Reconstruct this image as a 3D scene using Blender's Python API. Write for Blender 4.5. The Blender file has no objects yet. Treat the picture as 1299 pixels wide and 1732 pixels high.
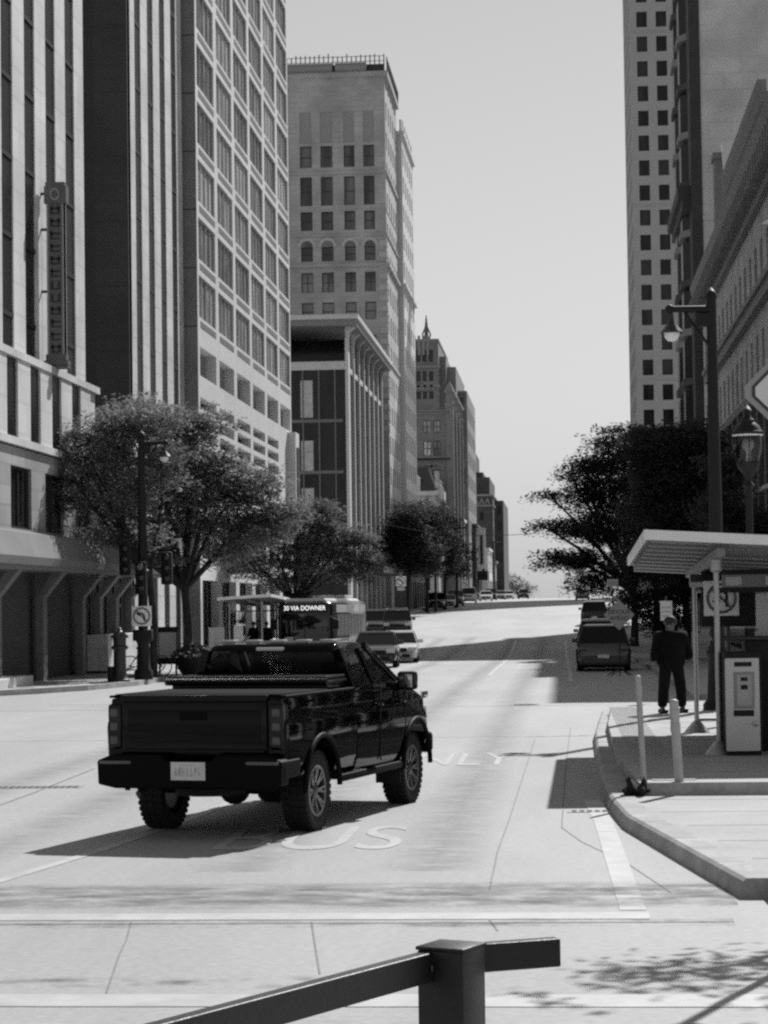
import bpy, bmesh, math, random
from mathutils import Vector, Matrix
R = math.radians
PI = math.pi
S = bpy.context.scene
COL = S.collection
D = bpy.data
rnd = random.Random(7)

# ------------------------------------------------------------------ camera
FPX, EYE = 3850.0, 2.33                       # focal length in photo pixels, eye height above the road
YAW, ROLL, PITCH = R(4.46), R(0.8), R(2.3457)
f0 = Vector((-math.sin(YAW), math.cos(YAW), 0)); r0 = Vector((math.cos(YAW), math.sin(YAW), 0)); up = Vector((0, 0, 1))
FW = f0*math.cos(PITCH) + up*math.sin(PITCH)
u0 = up*math.cos(PITCH) - f0*math.sin(PITCH)
UP = u0*math.cos(ROLL) + r0*math.sin(ROLL)
RT = r0*math.cos(ROLL) - u0*math.sin(ROLL)
EYEP = Vector((0, 0, EYE))
cd = D.cameras.new('camera'); cam = D.objects.new('camera', cd); COL.objects.link(cam)
cam.matrix_world = Matrix(((RT.x, UP.x, -FW.x, 0), (RT.y, UP.y, -FW.y, 0), (RT.z, UP.z, -FW.z, EYE), (0, 0, 0, 1)))
cd.sensor_fit = 'VERTICAL'; cd.sensor_height = 24; cd.sensor_width = 18
cd.lens = FPX/1732*24
cd.clip_start = 0.1; cd.clip_end = 6000
S.camera = cam

# ------------------------------------------------------------------ sky, sun, exposure
SUN_EL, SUN_AZ = R(42.5), R(21.0)             # azimuth measured from the street (+Y) towards the right (+X)
w = D.worlds.new('World'); S.world = w; w.use_nodes = True
nt = w.node_tree; nt.nodes.clear()
sky = nt.nodes.new('ShaderNodeTexSky'); sky.sky_type = 'NISHITA'; sky.sun_disc = False
sky.sun_elevation = SUN_EL; sky.sun_rotation = SUN_AZ
sky.air_density = 2.5; sky.dust_density = 0.0; sky.ozone_density = 1.0
bw = nt.nodes.new('ShaderNodeRGBToBW'); bg = nt.nodes.new('ShaderNodeBackground'); wo = nt.nodes.new('ShaderNodeOutputWorld')
bg.inputs[1].default_value = 0.069
nt.links.new(sky.outputs[0], bw.inputs[0]); nt.links.new(bw.outputs[0], bg.inputs[0]); nt.links.new(bg.outputs[0], wo.inputs[0])
sd = D.lights.new('sun', 'SUN'); sd.energy = 5.0; sd.angle = R(0.6); sd.color = (1, 1, 1)
sun = D.objects.new('sun', sd); COL.objects.link(sun)
sv = Vector((math.cos(SUN_EL)*math.sin(SUN_AZ), math.cos(SUN_EL)*math.cos(SUN_AZ), math.sin(SUN_EL)))
sun.rotation_euler = sv.to_track_quat('Z', 'Y').to_euler(); sun.location = sv*200
S.view_settings.view_transform = 'Standard'; S.view_settings.look = 'None'
S.view_settings.exposure = 0.08; S.view_settings.gamma = 1.0
S.cycles.filter_width = 2.4
S.cycles.use_denoising = False
S.cycles.caustics_reflective = False; S.cycles.caustics_refractive = False; S.cycles.sample_clamp_indirect = 4.0; S.cycles.max_bounces = 8; S.cycles.transparent_max_bounces = 24

# ------------------------------------------------------------------ pixel -> world
def ray(px, py): return FW*FPX + RT*(px-649.5) - UP*(py-866)
def atY(px, py, Y): d = ray(px, py); return EYEP + d*(Y/d.y)
def atX(px, py, X): d = ray(px, py); return EYEP + d*(X/d.x)
def atZ(px, py, z=0.0): d = ray(px, py); return EYEP + d*((z-EYE)/d.z)
def XatY(px, Y, py=1010): return atY(px, py, Y).x
def ZatY(px, py, Y): return atY(px, py, Y).z

# terrain height along the street
GP = [(-200, 0), (0, 0), (30, 0), (60, 0), (85, -.1), (100, -.2), (115, -.15), (146, .4), (190, 1.2), (240, 2.0), (305, 2.65), (420, 3.15), (520, 2.95), (900, -6), (4000, -6)]
def g(y):
    if y <= 60: return 0.0
    if y <= GP[0][0]: return GP[0][1]
    for i in range(len(GP)-1):
        a, b = GP[i], GP[i+1]
        if y <= b[0]:
            p0 = GP[max(i-1, 0)]; p3 = GP[min(i+2, len(GP)-1)]
            m1 = (b[1]-p0[1])/max(b[0]-p0[0], 1e-6); m2 = (p3[1]-a[1])/max(p3[0]-a[0], 1e-6)
            h = b[0]-a[0]; t = (y-a[0])/h
            return (2*t**3-3*t*t+1)*a[1] + (t**3-2*t*t+t)*h*m1 + (-2*t**3+3*t*t)*b[1] + (t**3-t*t)*h*m2
    return GP[-1][1]

# ------------------------------------------------------------------ materials (neutral greys)
MATS = {}
def mat(name, v, rough=.6, spec=.5, metal=0., amp=0., scale=1., bump=0., coat=0., emit=0., stretch=None, amp2=0., scale2=20.):
    if name in MATS: return MATS[name]
    m = D.materials.new(name); m.use_nodes = True; n = m.node_tree.nodes; l = m.node_tree.links
    b = n['Principled BSDF']
    b.inputs['Base Color'].default_value = (v, v, v, 1); b.inputs['Roughness'].default_value = rough
    b.inputs['Specular IOR Level'].default_value = spec; b.inputs['Metallic'].default_value = metal
    if coat: b.inputs['Coat Weight'].default_value = coat; b.inputs['Coat Roughness'].default_value = .04
    if emit: b.inputs['Emission Color'].default_value = (1, 1, 1, 1); b.inputs['Emission Strength'].default_value = emit
    if amp or bump:
        tc = n.new('ShaderNodeTexCoord'); mp = n.new('ShaderNodeMapping'); l.new(tc.outputs['Object'], mp.inputs[0])
        if stretch: mp.inputs['Scale'].default_value = stretch
        nz = n.new('ShaderNodeTexNoise'); nz.inputs['Scale'].default_value = scale; nz.inputs['Detail'].default_value = 8; nz.inputs['Roughness'].default_value = .65
        l.new(mp.outputs[0], nz.inputs[0])
        mr = n.new('ShaderNodeMapRange'); mr.inputs[1].default_value = .3; mr.inputs[2].default_value = .7
        mr.inputs[3].default_value = v*(1-amp); mr.inputs[4].default_value = v*(1+amp); l.new(nz.outputs[0], mr.inputs[0])
        out = mr.outputs[0]
        if amp2:
            n2 = n.new('ShaderNodeTexNoise'); n2.inputs['Scale'].default_value = scale2; n2.inputs['Detail'].default_value = 4
            l.new(tc.outputs['Object'], n2.inputs[0])
            m2 = n.new('ShaderNodeMapRange'); m2.inputs[1].default_value = .3; m2.inputs[2].default_value = .7; m2.inputs[3].default_value = 1-amp2; m2.inputs[4].default_value = 1+amp2
            l.new(n2.outputs[0], m2.inputs[0])
            mu = n.new('ShaderNodeMath'); mu.operation = 'MULTIPLY'; l.new(out, mu.inputs[0]); l.new(m2.outputs[0], mu.inputs[1]); out = mu.outputs[0]
        l.new(out, b.inputs['Base Color'])
        if bump:
            bp = n.new('ShaderNodeBump'); bp.inputs['Strength'].default_value = bump; bp.inputs['Distance'].default_value = .02
            l.new(nz.outputs[0], bp.inputs['Height']); l.new(bp.outputs[0], b.inputs['Normal'])
    MATS[name] = m; return m
def brickmat(name, v, mortar, bw_=.6, bh=.2, amp=.15, rough=.85):
    if name in MATS: return MATS[name]
    m = mat(name, v, rough); n = m.node_tree.nodes; l = m.node_tree.links; b = n['Principled BSDF']
    ge = n.new('ShaderNodeTexCoord'); sp = n.new('ShaderNodeSeparateXYZ'); l.new(ge.outputs['Object'], sp.inputs[0])
    ad = n.new('ShaderNodeMath'); ad.operation = 'ADD'; l.new(sp.outputs[0], ad.inputs[0]); l.new(sp.outputs[1], ad.inputs[1])
    cb = n.new('ShaderNodeCombineXYZ'); l.new(ad.outputs[0], cb.inputs[0]); l.new(sp.outputs[2], cb.inputs[1])
    bt = n.new('ShaderNodeTexBrick'); l.new(cb.outputs[0], bt.inputs[0])
    bt.inputs['Color1'].default_value = (v*(1-amp),)*3+(1,); bt.inputs['Color2'].default_value = (v*(1+amp),)*3+(1,); bt.inputs['Mortar'].default_value = (mortar,)*3+(1,)
    bt.inputs['Scale'].default_value = 1; bt.inputs['Brick Width'].default_value = bw_; bt.inputs['Row Height'].default_value = bh; bt.inputs['Mortar Size'].default_value = bh*.06
    nz = n.new('ShaderNodeTexNoise'); nz.inputs['Scale'].default_value = .35; nz.inputs['Detail'].default_value = 7; l.new(ge.outputs['Object'], nz.inputs[0])
    mr = n.new('ShaderNodeMapRange'); mr.inputs[1].default_value = .3; mr.inputs[2].default_value = .7; mr.inputs[3].default_value = .82; mr.inputs[4].default_value = 1.18; l.new(nz.outputs[0], mr.inputs[0])
    mx = n.new('ShaderNodeMix'); mx.data_type = 'RGBA'; mx.blend_type = 'MULTIPLY'; mx.inputs[0].default_value = 1
    l.new(bt.outputs[0], mx.inputs[6]); l.new(mr.outputs[0], mx.inputs[7]); l.new(mx.outputs[2], b.inputs['Base Color'])
    return m
def winmat(name, lo, hi, rough=.06, spec=.6, scale=.45):
    """dark glass: rooms and blinds differ from window to window (object random) and across a window (noise)"""
    if name in MATS: return MATS[name]
    m = mat(name, lo, rough, spec); n = m.node_tree.nodes; l = m.node_tree.links; b = n['Principled BSDF']
    oi = n.new('ShaderNodeObjectInfo'); tc = n.new('ShaderNodeTexCoord'); mp = n.new('ShaderNodeMapping'); mp.inputs['Scale'].default_value = (2.4, 1, .35)
    va = n.new('ShaderNodeVectorMath'); va.operation = 'ADD'; l.new(tc.outputs['Object'], va.inputs[0])
    cb = n.new('ShaderNodeMath'); cb.operation = 'MULTIPLY'; cb.inputs[1].default_value = 57.; l.new(oi.outputs['Random'], cb.inputs[0])
    l.new(cb.outputs[0], va.inputs[1]); l.new(va.outputs[0], mp.inputs[0])
    nz = n.new('ShaderNodeTexNoise'); nz.inputs['Scale'].default_value = scale; nz.inputs['Detail'].default_value = 3; l.new(mp.outputs[0], nz.inputs[0])
    ad = n.new('ShaderNodeMath'); ad.operation = 'MULTIPLY_ADD'; ad.inputs[1].default_value = .35; l.new(oi.outputs['Random'], ad.inputs[0]); l.new(nz.outputs[0], ad.inputs[2])
    mr = n.new('ShaderNodeMapRange'); mr.inputs[1].default_value = .55; mr.inputs[2].default_value = .9; mr.inputs[3].default_value = lo; mr.inputs[4].default_value = hi
    l.new(ad.outputs[0], mr.inputs[0]); l.new(mr.outputs[0], b.inputs['Base Color'])
    return m
def clearglass(name, tint, refl=.12):
    if name in MATS: return MATS[name]
    m = D.materials.new(name); m.use_nodes = True; n = m.node_tree.nodes; l = m.node_tree.links; n.clear()
    o = n.new('ShaderNodeOutputMaterial'); mx = n.new('ShaderNodeMixShader'); tr = n.new('ShaderNodeBsdfTransparent'); gl = n.new('ShaderNodeBsdfGlossy')
    tr.inputs[0].default_value = (tint, tint, tint, 1); gl.inputs[0].default_value = (.9, .9, .9, 1); gl.inputs['Roughness'].default_value = .03
    fr = n.new('ShaderNodeFresnel'); fr.inputs[0].default_value = 1.5
    ad = n.new('ShaderNodeMath'); ad.operation = 'MULTIPLY_ADD'; ad.inputs[1].default_value = 1; ad.inputs[2].default_value = refl-.04; ad.use_clamp = True
    l.new(fr.outputs[0], ad.inputs[0]); l.new(ad.outputs[0], mx.inputs[0]); l.new(tr.outputs[0], mx.inputs[1]); l.new(gl.outputs[0], mx.inputs[2]); l.new(mx.outputs[0], o.inputs[0])
    MATS[name] = m; return m
def leafmat(name, v, tr=.5):
    if name in MATS: return MATS[name]
    m = D.materials.new(name); m.use_nodes = True; n = m.node_tree.nodes; l = m.node_tree.links; n.clear()
    o = n.new('ShaderNodeOutputMaterial'); mx = n.new('ShaderNodeMixShader'); di = n.new('ShaderNodeBsdfPrincipled'); tl = n.new('ShaderNodeBsdfTranslucent')
    tc = n.new('ShaderNodeTexCoord'); nz = n.new('ShaderNodeTexNoise'); nz.inputs['Scale'].default_value = .6; nz.inputs['Detail'].default_value = 8; l.new(tc.outputs['Object'], nz.inputs[0])
    mr = n.new('ShaderNodeMapRange'); mr.inputs[1].default_value = .3; mr.inputs[2].default_value = .7; mr.inputs[3].default_value = v*.4; mr.inputs[4].default_value = v*1.7; l.new(nz.outputs[0], mr.inputs[0])
    di.inputs['Roughness'].default_value = .7; di.inputs['Specular IOR Level'].default_value = .2
    l.new(mr.outputs[0], di.inputs['Base Color']); l.new(mr.outputs[0], tl.inputs[0])
    mx.inputs[0].default_value = tr; l.new(di.outputs[0], mx.inputs[1]); l.new(tl.outputs[0], mx.inputs[2]); l.new(mx.outputs[0], o.inputs[0])
    MATS[name] = m; return m

# ------------------------------------------------------------------ mesh builder
class MB:
    def __init__(s): s.v = []; s.f = []; s.mi = []; s.sm = []; s.m = 0; s.smooth = False; s.M = None
    def add(s, vs, fs, smooth=None):
        o = len(s.v)
        if s.M is not None: vs = [tuple(s.M @ Vector(p)) for p in vs]
        s.v += [tuple(p) for p in vs]; s.f += [tuple(i+o for i in q) for q in fs]
        s.mi += [s.m]*len(fs); s.sm += [s.smooth if smooth is None else smooth]*len(fs); return s
    def box(s, x0, x1, y0, y1, z0, z1):
        return s.add([(x0, y0, z0), (x1, y0, z0), (x1, y1, z0), (x0, y1, z0), (x0, y0, z1), (x1, y0, z1), (x1, y1, z1), (x0, y1, z1)],
              [(3, 2, 1, 0), (4, 5, 6, 7), (0, 1, 5, 4), (1, 2, 6, 5), (2, 3, 7, 6), (3, 0, 4, 7)], False)
    def bbox(s, x0, x1, y0, y1, z0, z1, c):
        """box with chamfered edges"""
        xs, ys, zs = (x0, x0+c, x1-c, x1), (y0, y0+c, y1-c, y1), (z0, z0+c, z1-c, z1)
        bm = bmesh.new(); bmesh.ops.create_cube(bm, size=1)
        for v in bm.verts: v.co = Vector(((x0+x1)/2+v.co.x*(x1-x0), (y0+y1)/2+v.co.y*(y1-y0), (z0+z1)/2+v.co.z*(z1-z0)))
        bmesh.ops.bevel(bm, geom=bm.edges[:], offset=c, segments=2, affect='EDGES', profile=.5)
        return s.frombm(bm, True)
    def frombm(s, bm, smooth=False):
        bm.verts.index_update(); vs = [tuple(v.co) for v in bm.verts]; fs = [[v.index for v in f.verts] for f in bm.faces]; bm.free(); return s.add(vs, fs, smooth)
    def quad(s, a, b, c, d): return s.add([a, b, c, d], [(0, 1, 2, 3)], False)
    def beam(s, a, b, w, h, upv=(0, 0, 1), w2=None, h2=None):
        a, b = Vector(a), Vector(b); d = (b-a).normalized(); x = d.cross(Vector(upv)).normalized(); z = x.cross(d)
        w2 = w if w2 is None else w2; h2 = h if h2 is None else h2
        vs = [a-x*w/2-z*h/2, a+x*w/2-z*h/2, a+x*w/2+z*h/2, a-x*w/2+z*h/2, b-x*w2/2-z*h2/2, b+x*w2/2-z*h2/2, b+x*w2/2+z*h2/2, b-x*w2/2+z*h2/2]
        return s.add(vs, [(0, 1, 2, 3), (7, 6, 5, 4), (1, 0, 4, 5), (2, 1, 5, 6), (3, 2, 6, 7), (0, 3, 7, 4)], False)
    def tube(s, pts, rad, n=8, caps=True):
        pts = [Vector(p) for p in pts]; k = len(pts); rs = rad if isinstance(rad, (list, tuple)) else [rad]*k
        vs, fs = [], []; ref = None
        for i, p in enumerate(pts):
            t = (pts[min(i+1, k-1)]-pts[max(i-1, 0)]).normalized()
            if ref is None: ref = Vector((0, 0, 1)) if abs(t.z) < .9 else Vector((1, 0, 0))
            x = t.cross(ref); x = x.normalized() if x.length > 1e-5 else t.orthogonal().normalized(); y = x.cross(t); ref = y
            for j in range(n): a = 2*PI*j/n; vs.append(p+(x*math.cos(a)+y*math.sin(a))*rs[i])
        for i in range(k-1):
            for j in range(n): fs.append((i*n+j, i*n+(j+1) % n, (i+1)*n+(j+1) % n, (i+1)*n+j))
        s.add(vs, fs, True)
        if caps: s.add(vs[:n], [tuple(range(n))], False); s.add(vs[-n:], [tuple(range(n-1, -1, -1))], False)
        return s
    def lathe(s, c, prof, n=20, axis='z'):
        vs, fs = [], []
        for (r, z) in prof:
            for j in range(n):
                a = 2*PI*j/n; p = (r*math.cos(a), r*math.sin(a), z)
                if axis == 'x': p = (p[2], p[0], p[1])
                if axis == 'y': p = (p[0], p[2], p[1])
                vs.append((c[0]+p[0], c[1]+p[1], c[2]+p[2]))
        flip = axis == 'y'
        for i in range(len(prof)-1):
            for j in range(n):
                q = (i*n+j, i*n+(j+1) % n, (i+1)*n+(j+1) % n, (i+1)*n+j); fs.append(q[::-1] if flip else q)
        return s.add(vs, fs, True)
    def ball(s, c, r, n=12, sz=(1, 1, 1)):
        bm = bmesh.new(); bmesh.ops.create_uvsphere(bm, u_segments=n, v_segments=max(6, n*2//3), radius=1)
        for v in bm.verts: v.co = Vector((c[0]+v.co.x*r*sz[0], c[1]+v.co.y*r*sz[1], c[2]+v.co.z*r*sz[2]))
        return s.frombm(bm, True)
    def prism(s, poly, O, ux, uy, ext):
        """closed polygon poly (2D) in frame O,ux,uy extruded along ext"""
        O, ux, uy, ext = Vector(O), Vector(ux), Vector(uy), Vector(ext); n = len(poly)
        a = [O+ux*p[0]+uy*p[1] for p in poly]; vs = a+[p+ext for p in a]
        fs = [tuple(range(n-1, -1, -1)), tuple(range(n, 2*n))]+[(i, (i+1) % n, n+(i+1) % n, n+i) for i in range(n)]
        return s.add(vs, fs, False)
    def loft(s, rings, close=True, caps=True, smooth=True):
        n = len(rings[0]); vs = [p for r in rings for p in r]; fs = []
        for i in range(len(rings)-1):
            for j in range(n if close else n-1): fs.append((i*n+j, i*n+(j+1) % n, (i+1)*n+(j+1) % n, (i+1)*n+j))
        s.add(vs, fs, smooth)
        if caps: s.add(rings[0], [tuple(range(n-1, -1, -1))], False); s.add(rings[-1], [tuple(range(n))], False)
        return s
    def mesh(s, name, mats):
        me = D.meshes.new(name); me.from_pydata(s.v, [], s.f)
        for m in (mats if isinstance(mats, (list, tuple)) else [mats]): me.materials.append(m)
        me.polygons.foreach_set('material_index', s.mi); me.polygons.foreach_set('use_smooth', s.sm)
        if any(s.sm) and len(s.v) < 20000:
            bm = bmesh.new(); bm.from_mesh(me); bmesh.ops.remove_doubles(bm, verts=bm.verts[:], dist=1e-5); bmesh.ops.recalc_face_normals(bm, faces=bm.faces[:]); bm.to_mesh(me); bm.free()
            me.set_sharp_from_angle(angle=R(38))
        me.update(); return me
    def build(s, name, mats, parent=None, bevel=0.):
        o = D.objects.new(name, s.mesh(name, mats)); COL.objects.link(o)
        if parent: o.parent = parent
        if bevel: b = o.modifiers.new('bevel', 'BEVEL'); b.width = bevel; b.segments = 2; b.limit_method = 'ANGLE'; b.angle_limit = R(40)
        return o
def inst(name, me, parent=None, M=None, m0=None):
    o = D.objects.new(name, me); COL.objects.link(o)
    if parent: o.parent = parent
    if M is not None: o.matrix_local = M
    if m0 is not None: o.material_slots[0].link = 'OBJECT'; o.material_slots[0].material = m0
    return o
def tag(o, label=None, cat=None, group=None, kind=None):
    if label: o['label'] = label
    if cat: o['category'] = cat
    if group: o['group'] = group
    if kind: o['kind'] = kind
    return o
def thing(name, label, cat, loc=(0, 0, 0), rz=0., group=None):
    o = D.objects.new(name, None); COL.objects.link(o); o.empty_display_size = .3
    o.location = loc; o.rotation_euler = (0, 0, rz); return tag(o, label, cat, group)
def copy_tree(o, parent=None):
    c = o.copy(); COL.objects.link(c)
    if parent: c.parent = parent
    for ch in list(o.children): copy_tree(ch, c)
    return c
def text(name, body, size, m, parent, M, ext=.004, xs=1., align='CENTER'):
    cu = D.curves.new(name, 'FONT'); cu.body = body; cu.size = size; cu.extrude = ext; cu.align_x = align; cu.align_y = 'CENTER'
    o = D.objects.new('tmp', cu); COL.objects.link(o)
    dg = bpy.context.evaluated_depsgraph_get(); me = D.meshes.new_from_object(o.evaluated_get(dg)); D.objects.remove(o)
    me.materials.clear(); me.materials.append(m); me.name = name
    for v in me.vertices: v.co.x *= xs
    return inst(name, me, parent, M)
def frame(O, x, z):
    """matrix with local x along x, local z along z, y = z cross x"""
    x = Vector(x).normalized(); z = Vector(z).normalized(); y = z.cross(x)
    return Matrix(((x.x, y.x, z.x, O[0]), (x.y, y.y, z.y, O[1]), (x.z, y.z, z.z, O[2]), (0, 0, 0, 1)))

def boxes(name, lst, m, parent, bevel=0.):
    """each box (x0,x1,y0,y1,z0,z1) a part of its own"""
    for b in lst: mb = MB(); mb.box(*b); mb.build(name, m, parent, bevel)
# common materials
M_ = dict(
    black=mat('black_paint_metal', .012, .6, .3), dark=mat('dark_metal', .03, .45), rubber=mat('rubber', .012, .8, .3, amp=.3, scale=6),
    steel=mat('brushed_steel', .42, .38, metal=.6, amp=.1, scale=5), white=mat('white_paint', .72, .45, amp=.06, scale=3), lightgrey=mat('light_grey_paint', .5, .5, amp=.08, scale=3),
    midgrey=mat('mid_grey_paint', .2, .5), bark=mat('bark', .035, .9, .2, amp=.4, scale=6, bump=.6),
    chrome=mat('chrome', .6, .12, metal=1.), lens=mat('lamp_lens', .55, .12, .6), lensdark=mat('dark_red_lens', .05, .1, .6), cargl=mat('car_glass', .008, .06, .3),
    plate=mat('number_plate', .55, .4, amp=.5, scale=14))

# ------------------------------------------------------------------ ground, roads, pavements
M_['road'] = mat('road_concrete', .355, .7, .35, amp=.16, scale=.35, bump=.25, stretch=(1, .22, 1), amp2=.10, scale2=14.)
M_['pave'] = mat('pavement_concrete', .385, .8, .3, amp=.13, scale=.8, bump=.2, amp2=.08, scale2=22.)
M_['kerb'] = mat('kerb_concrete', .37, .8, .3, amp=.28, scale=1.6, bump=.3, amp2=.12, scale2=18.)
M_['joint'] = mat('joint_sealant', .2, .8, amp=.3, scale=4)
M_['paint'] = mat('worn_road_paint', .435, .6, amp=.2, scale=2.2)
M_['earth'] = mat('ground_earth', .22, .9, amp=.2, scale=.1)

def grid(mb, xs, ys, zf):
    vs = [(x, y, zf(x, y)) for y in ys for x in xs]; n = len(xs)
    return mb.add(vs, [(j*n+i, j*n+i+1, (j+1)*n+i+1, (j+1)*n+i) for j in range(len(ys)-1) for i in range(n-1)], False)
def frange(a, b, st):
    k = max(1, int(round((b-a)/st))); return [a+(b-a)*i/k for i in range(k+1)]
ysfar = frange(-60, 60, 20)[:-1]+frange(60, 200, 4)[:-1]+frange(200, 540, 10)[:-1]+frange(540, 1000, 40)[:-1]+[1000, 1500, 2500, 3900]
mb = MB(); grid(mb, [-900, -300, -60, 0, 60, 300, 900], ysfar, lambda x, y: g(y)-.012); tag(mb.build('ground', M_['earth']), kind='structure')
mb = MB(); grid(mb, [-80, -40, -16.5, -8, 0, 8, 16, 40, 80], frange(-20, 59, 8)+frange(59, 66, 3.5)[1:], lambda x, y: g(y))                        # near intersection
grid(mb, [-17, -13, -8, -4, 0, 4, 9], frange(66, 700, 4), lambda x, y: g(y)-.0)                                      # main street
grid(mb, [-80, -50, -17], frange(139, 178, 4), lambda x, y: g(y)); grid(mb, [9, 40, 80], frange(139, 151, 4), lambda x, y: g(y))      # cross street
tag(mb.build('road', M_['road']), kind='structure')

def slab(name, xl, xr, y0, y1, h=.15, st=4., m='pave', lift=None):
    """pavement between xl(y) and xr(y), h above the terrain, with kerb faces all round"""
    ys = frange(y0, y1, st); top = []
    lf = lift or (lambda x, y: 0)
    for y in ys:
        a, b = xl(y), xr(y); top.append([(a+(b-a)*t, y, g(y)+h+lf(a+(b-a)*t, y)) for t in (0, .1, .3, 1)])
    mb = MB(); n = 4; vs = [p for r in top for p in r]
    mb.add(vs, [(j*n+i, j*n+i+1, (j+1)*n+i+1, (j+1)*n+i) for j in range(len(ys)-1) for i in range(n-1)], False)
    mb.m = 1; dn = lambda p: (p[0], p[1], g(p[1])-.05)
    for j in range(len(ys)-1):
        for i, f in ((0, 1), (n-1, 0)):
            a, b = top[j][i], top[j+1][i]; q = [a, b, dn(b), dn(a)]; mb.quad(*(q if f else q[::-1]))
    for r, f in ((top[0], 0), (top[-1], 1)):
        for i in range(n-1): q = [r[i], r[i+1], dn(r[i+1]), dn(r[i])]; mb.quad(*(q if f else q[::-1]))
    return tag(mb.build(name, [M_[m], M_['kerb']]), kind='structure')
def pw(pts):
    def fn(y):
        if y <= pts[0][0]: return pts[0][1]
        for (a, va), (b, vb) in zip(pts, pts[1:]):
            if y <= b: return va+(vb-va)*(y-a)/(b-a)
        return pts[-1][1]
    return fn
lk = pw([(59, -19), (60, -16.5), (62, -14.9), (65, -13.7), (69, -13.0), (134, -13.0), (137, -13.6), (138.9, -15.2)])
slab('pavement', lambda y: -70, lk, 59, 138.9, .15, 2., lift=lambda x, y: max(0, min(1, (-13.5-x)/3))*max(0, min(1, (y-62)/14, (136-y)/14))*.3)
slab('pavement', lambda y: -70, pw([(178, -15.5), (181, -13.9), (300, -13.6), (470, -10.2), (520, -10.2)]), 178, 520)
slab('pavement', pw([(50.5, 4.6), (52, 3.4), (54, 3.0), (136, 3.0), (139, 4.5)]), lambda y: 60, 50.5, 139)
slab('pavement', pw([(151, 5), (154, 3.2), (400, 4.5), (520, 6)]), lambda y: 60, 151, 520)
# corner pavement on the right with its flared kerb, kerb stones as a separate ring
kp = [(1.37, 18.1), (1.05, 20.4), (.61, 23.6), (.52, 25.2), (.46, 26.9), (.45, 30.7), (.50, 38.6), (.74, 46.0), (1.6, 49), (3.2, 50.4)]
H0 = .15
mb = MB(); mb.add([(x+.2, y, H0) for x, y in kp]+[(14, y, H0) for x, y in kp], [(i, i+len(kp), i+1+len(kp), i+1) for i in range(len(kp)-1)], False)
tag(mb.build('pavement', [M_['pave']]), kind='structure')
mb = MB()
for (a, b) in zip(kp, kp[1:]):
    n_ = Vector((b[1]-a[1], a[0]-b[0], 0)).normalized()
    za = zb = H0
    mb.quad((a[0]-.035, a[1], -.02), (b[0]-.035, b[1], -.02), (b[0], b[1], zb-.02), (a[0], a[1], za-.02))
    mb.quad((a[0], a[1], za-.02), (b[0], b[1], zb-.02), (b[0]+.03, b[1], zb+.005), (a[0]+.03, a[1], za+.005))
    mb.quad((a[0]+.03, a[1], za+.005), (b[0]+.03, b[1], zb+.005), (b[0]+.26, b[1], zb+.005), (a[0]+.26, a[1], za+.005))
a = kp[0]; mb.add([(a[0]-.035, a[1], -.02), (a[0], a[1], H0-.02), (a[0]+.03, a[1], H0+.005), (a[0]+.26, a[1], H0+.005), (a[0]+.26, a[1], -.02)], [(0, 1, 2, 3, 4)], False)
mb.add([(a[0]+.2, a[1]-1.7, -.002), (14, a[1]-1.7, -.002), (14, a[1], H0), (a[0]+.2, a[1], H0), (a[0]+.2, a[1], -.02)], [(0, 1, 2, 3), (0, 3, 4)], False)
for (p, q) in zip(kp[:7], kp[1:8]):
    n_ = max(1, int(math.hypot(q[0]-p[0], q[1]-p[1])/1.6)); mb.m = 1
    for i in range(n_): t_ = (i+.5)/n_; x_, y_ = p[0]+(q[0]-p[0])*t_, p[1]+(q[1]-p[1])*t_; mb.box(x_+.03, x_+.26, y_-.006, y_+.006, .01, H0+.0062)
mb.m = 0
tag(mb.build('kerb', [M_['kerb'], M_['joint']]), kind='structure')
mb = MB()
for y in frange(19.5, 25.3, 1.45): mb.box(1.9 if y < 19 else max(.95, 1.75-(y-18)*.13), 12, y-.008, y+.008, .1, H0+.002)
for x in (2.6, 4.2, 5.8): mb.box(x-.008, x+.008, 18.2, 25.8, .1, H0+.002)
for y in frange(27.5, 45, 1.6): mb.box(1.5, 8, y-.007, y+.007, .2, .292)
tag(mb.build('pavement_joint', M_['joint']), kind='structure')
# raised boarding platform
pl = [(.82, 25.9), (.68, 30.7), (.72, 38.6), (.95, 46.0)]
mb = MB(); mb.add([(x, y, .29) for x, y in pl]+[(9, y, .29) for x, y in pl], [(i, i+4, i+5, i+1) for i in range(3)], False)
mb.m = 1
for a, b in zip(pl, pl[1:]): mb.quad((a[0], a[1], .1), (b[0], b[1], .1), (b[0], b[1], .29), (a[0], a[1], .29))
mb.quad((pl[0][0], 25.9, .1), (9, 25.9, .1), (9, 25.9, .29), (pl[0][0], 25.9, .29)); mb.quad((.95, 46, .1), (9, 46, .1), (9, 46, .29), (.95, 46, .29))
tag(mb.build('boarding_platform', [M_['pave'], M_['kerb']]), kind='structure')
mb = MB()                                                                    # ribbed warning strip along the platform edge
for k in range(42):
    y = 26.2+k*.44; x = .86+ (.0 if y > 30 else (30-y)*.03)
    mb.box(x, x+.5, y, y+.2, .285, .298)
tag(mb.build('warning_strip', mat('warning_strip', .34, .7, amp=.15, scale=5)), kind='structure')

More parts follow.
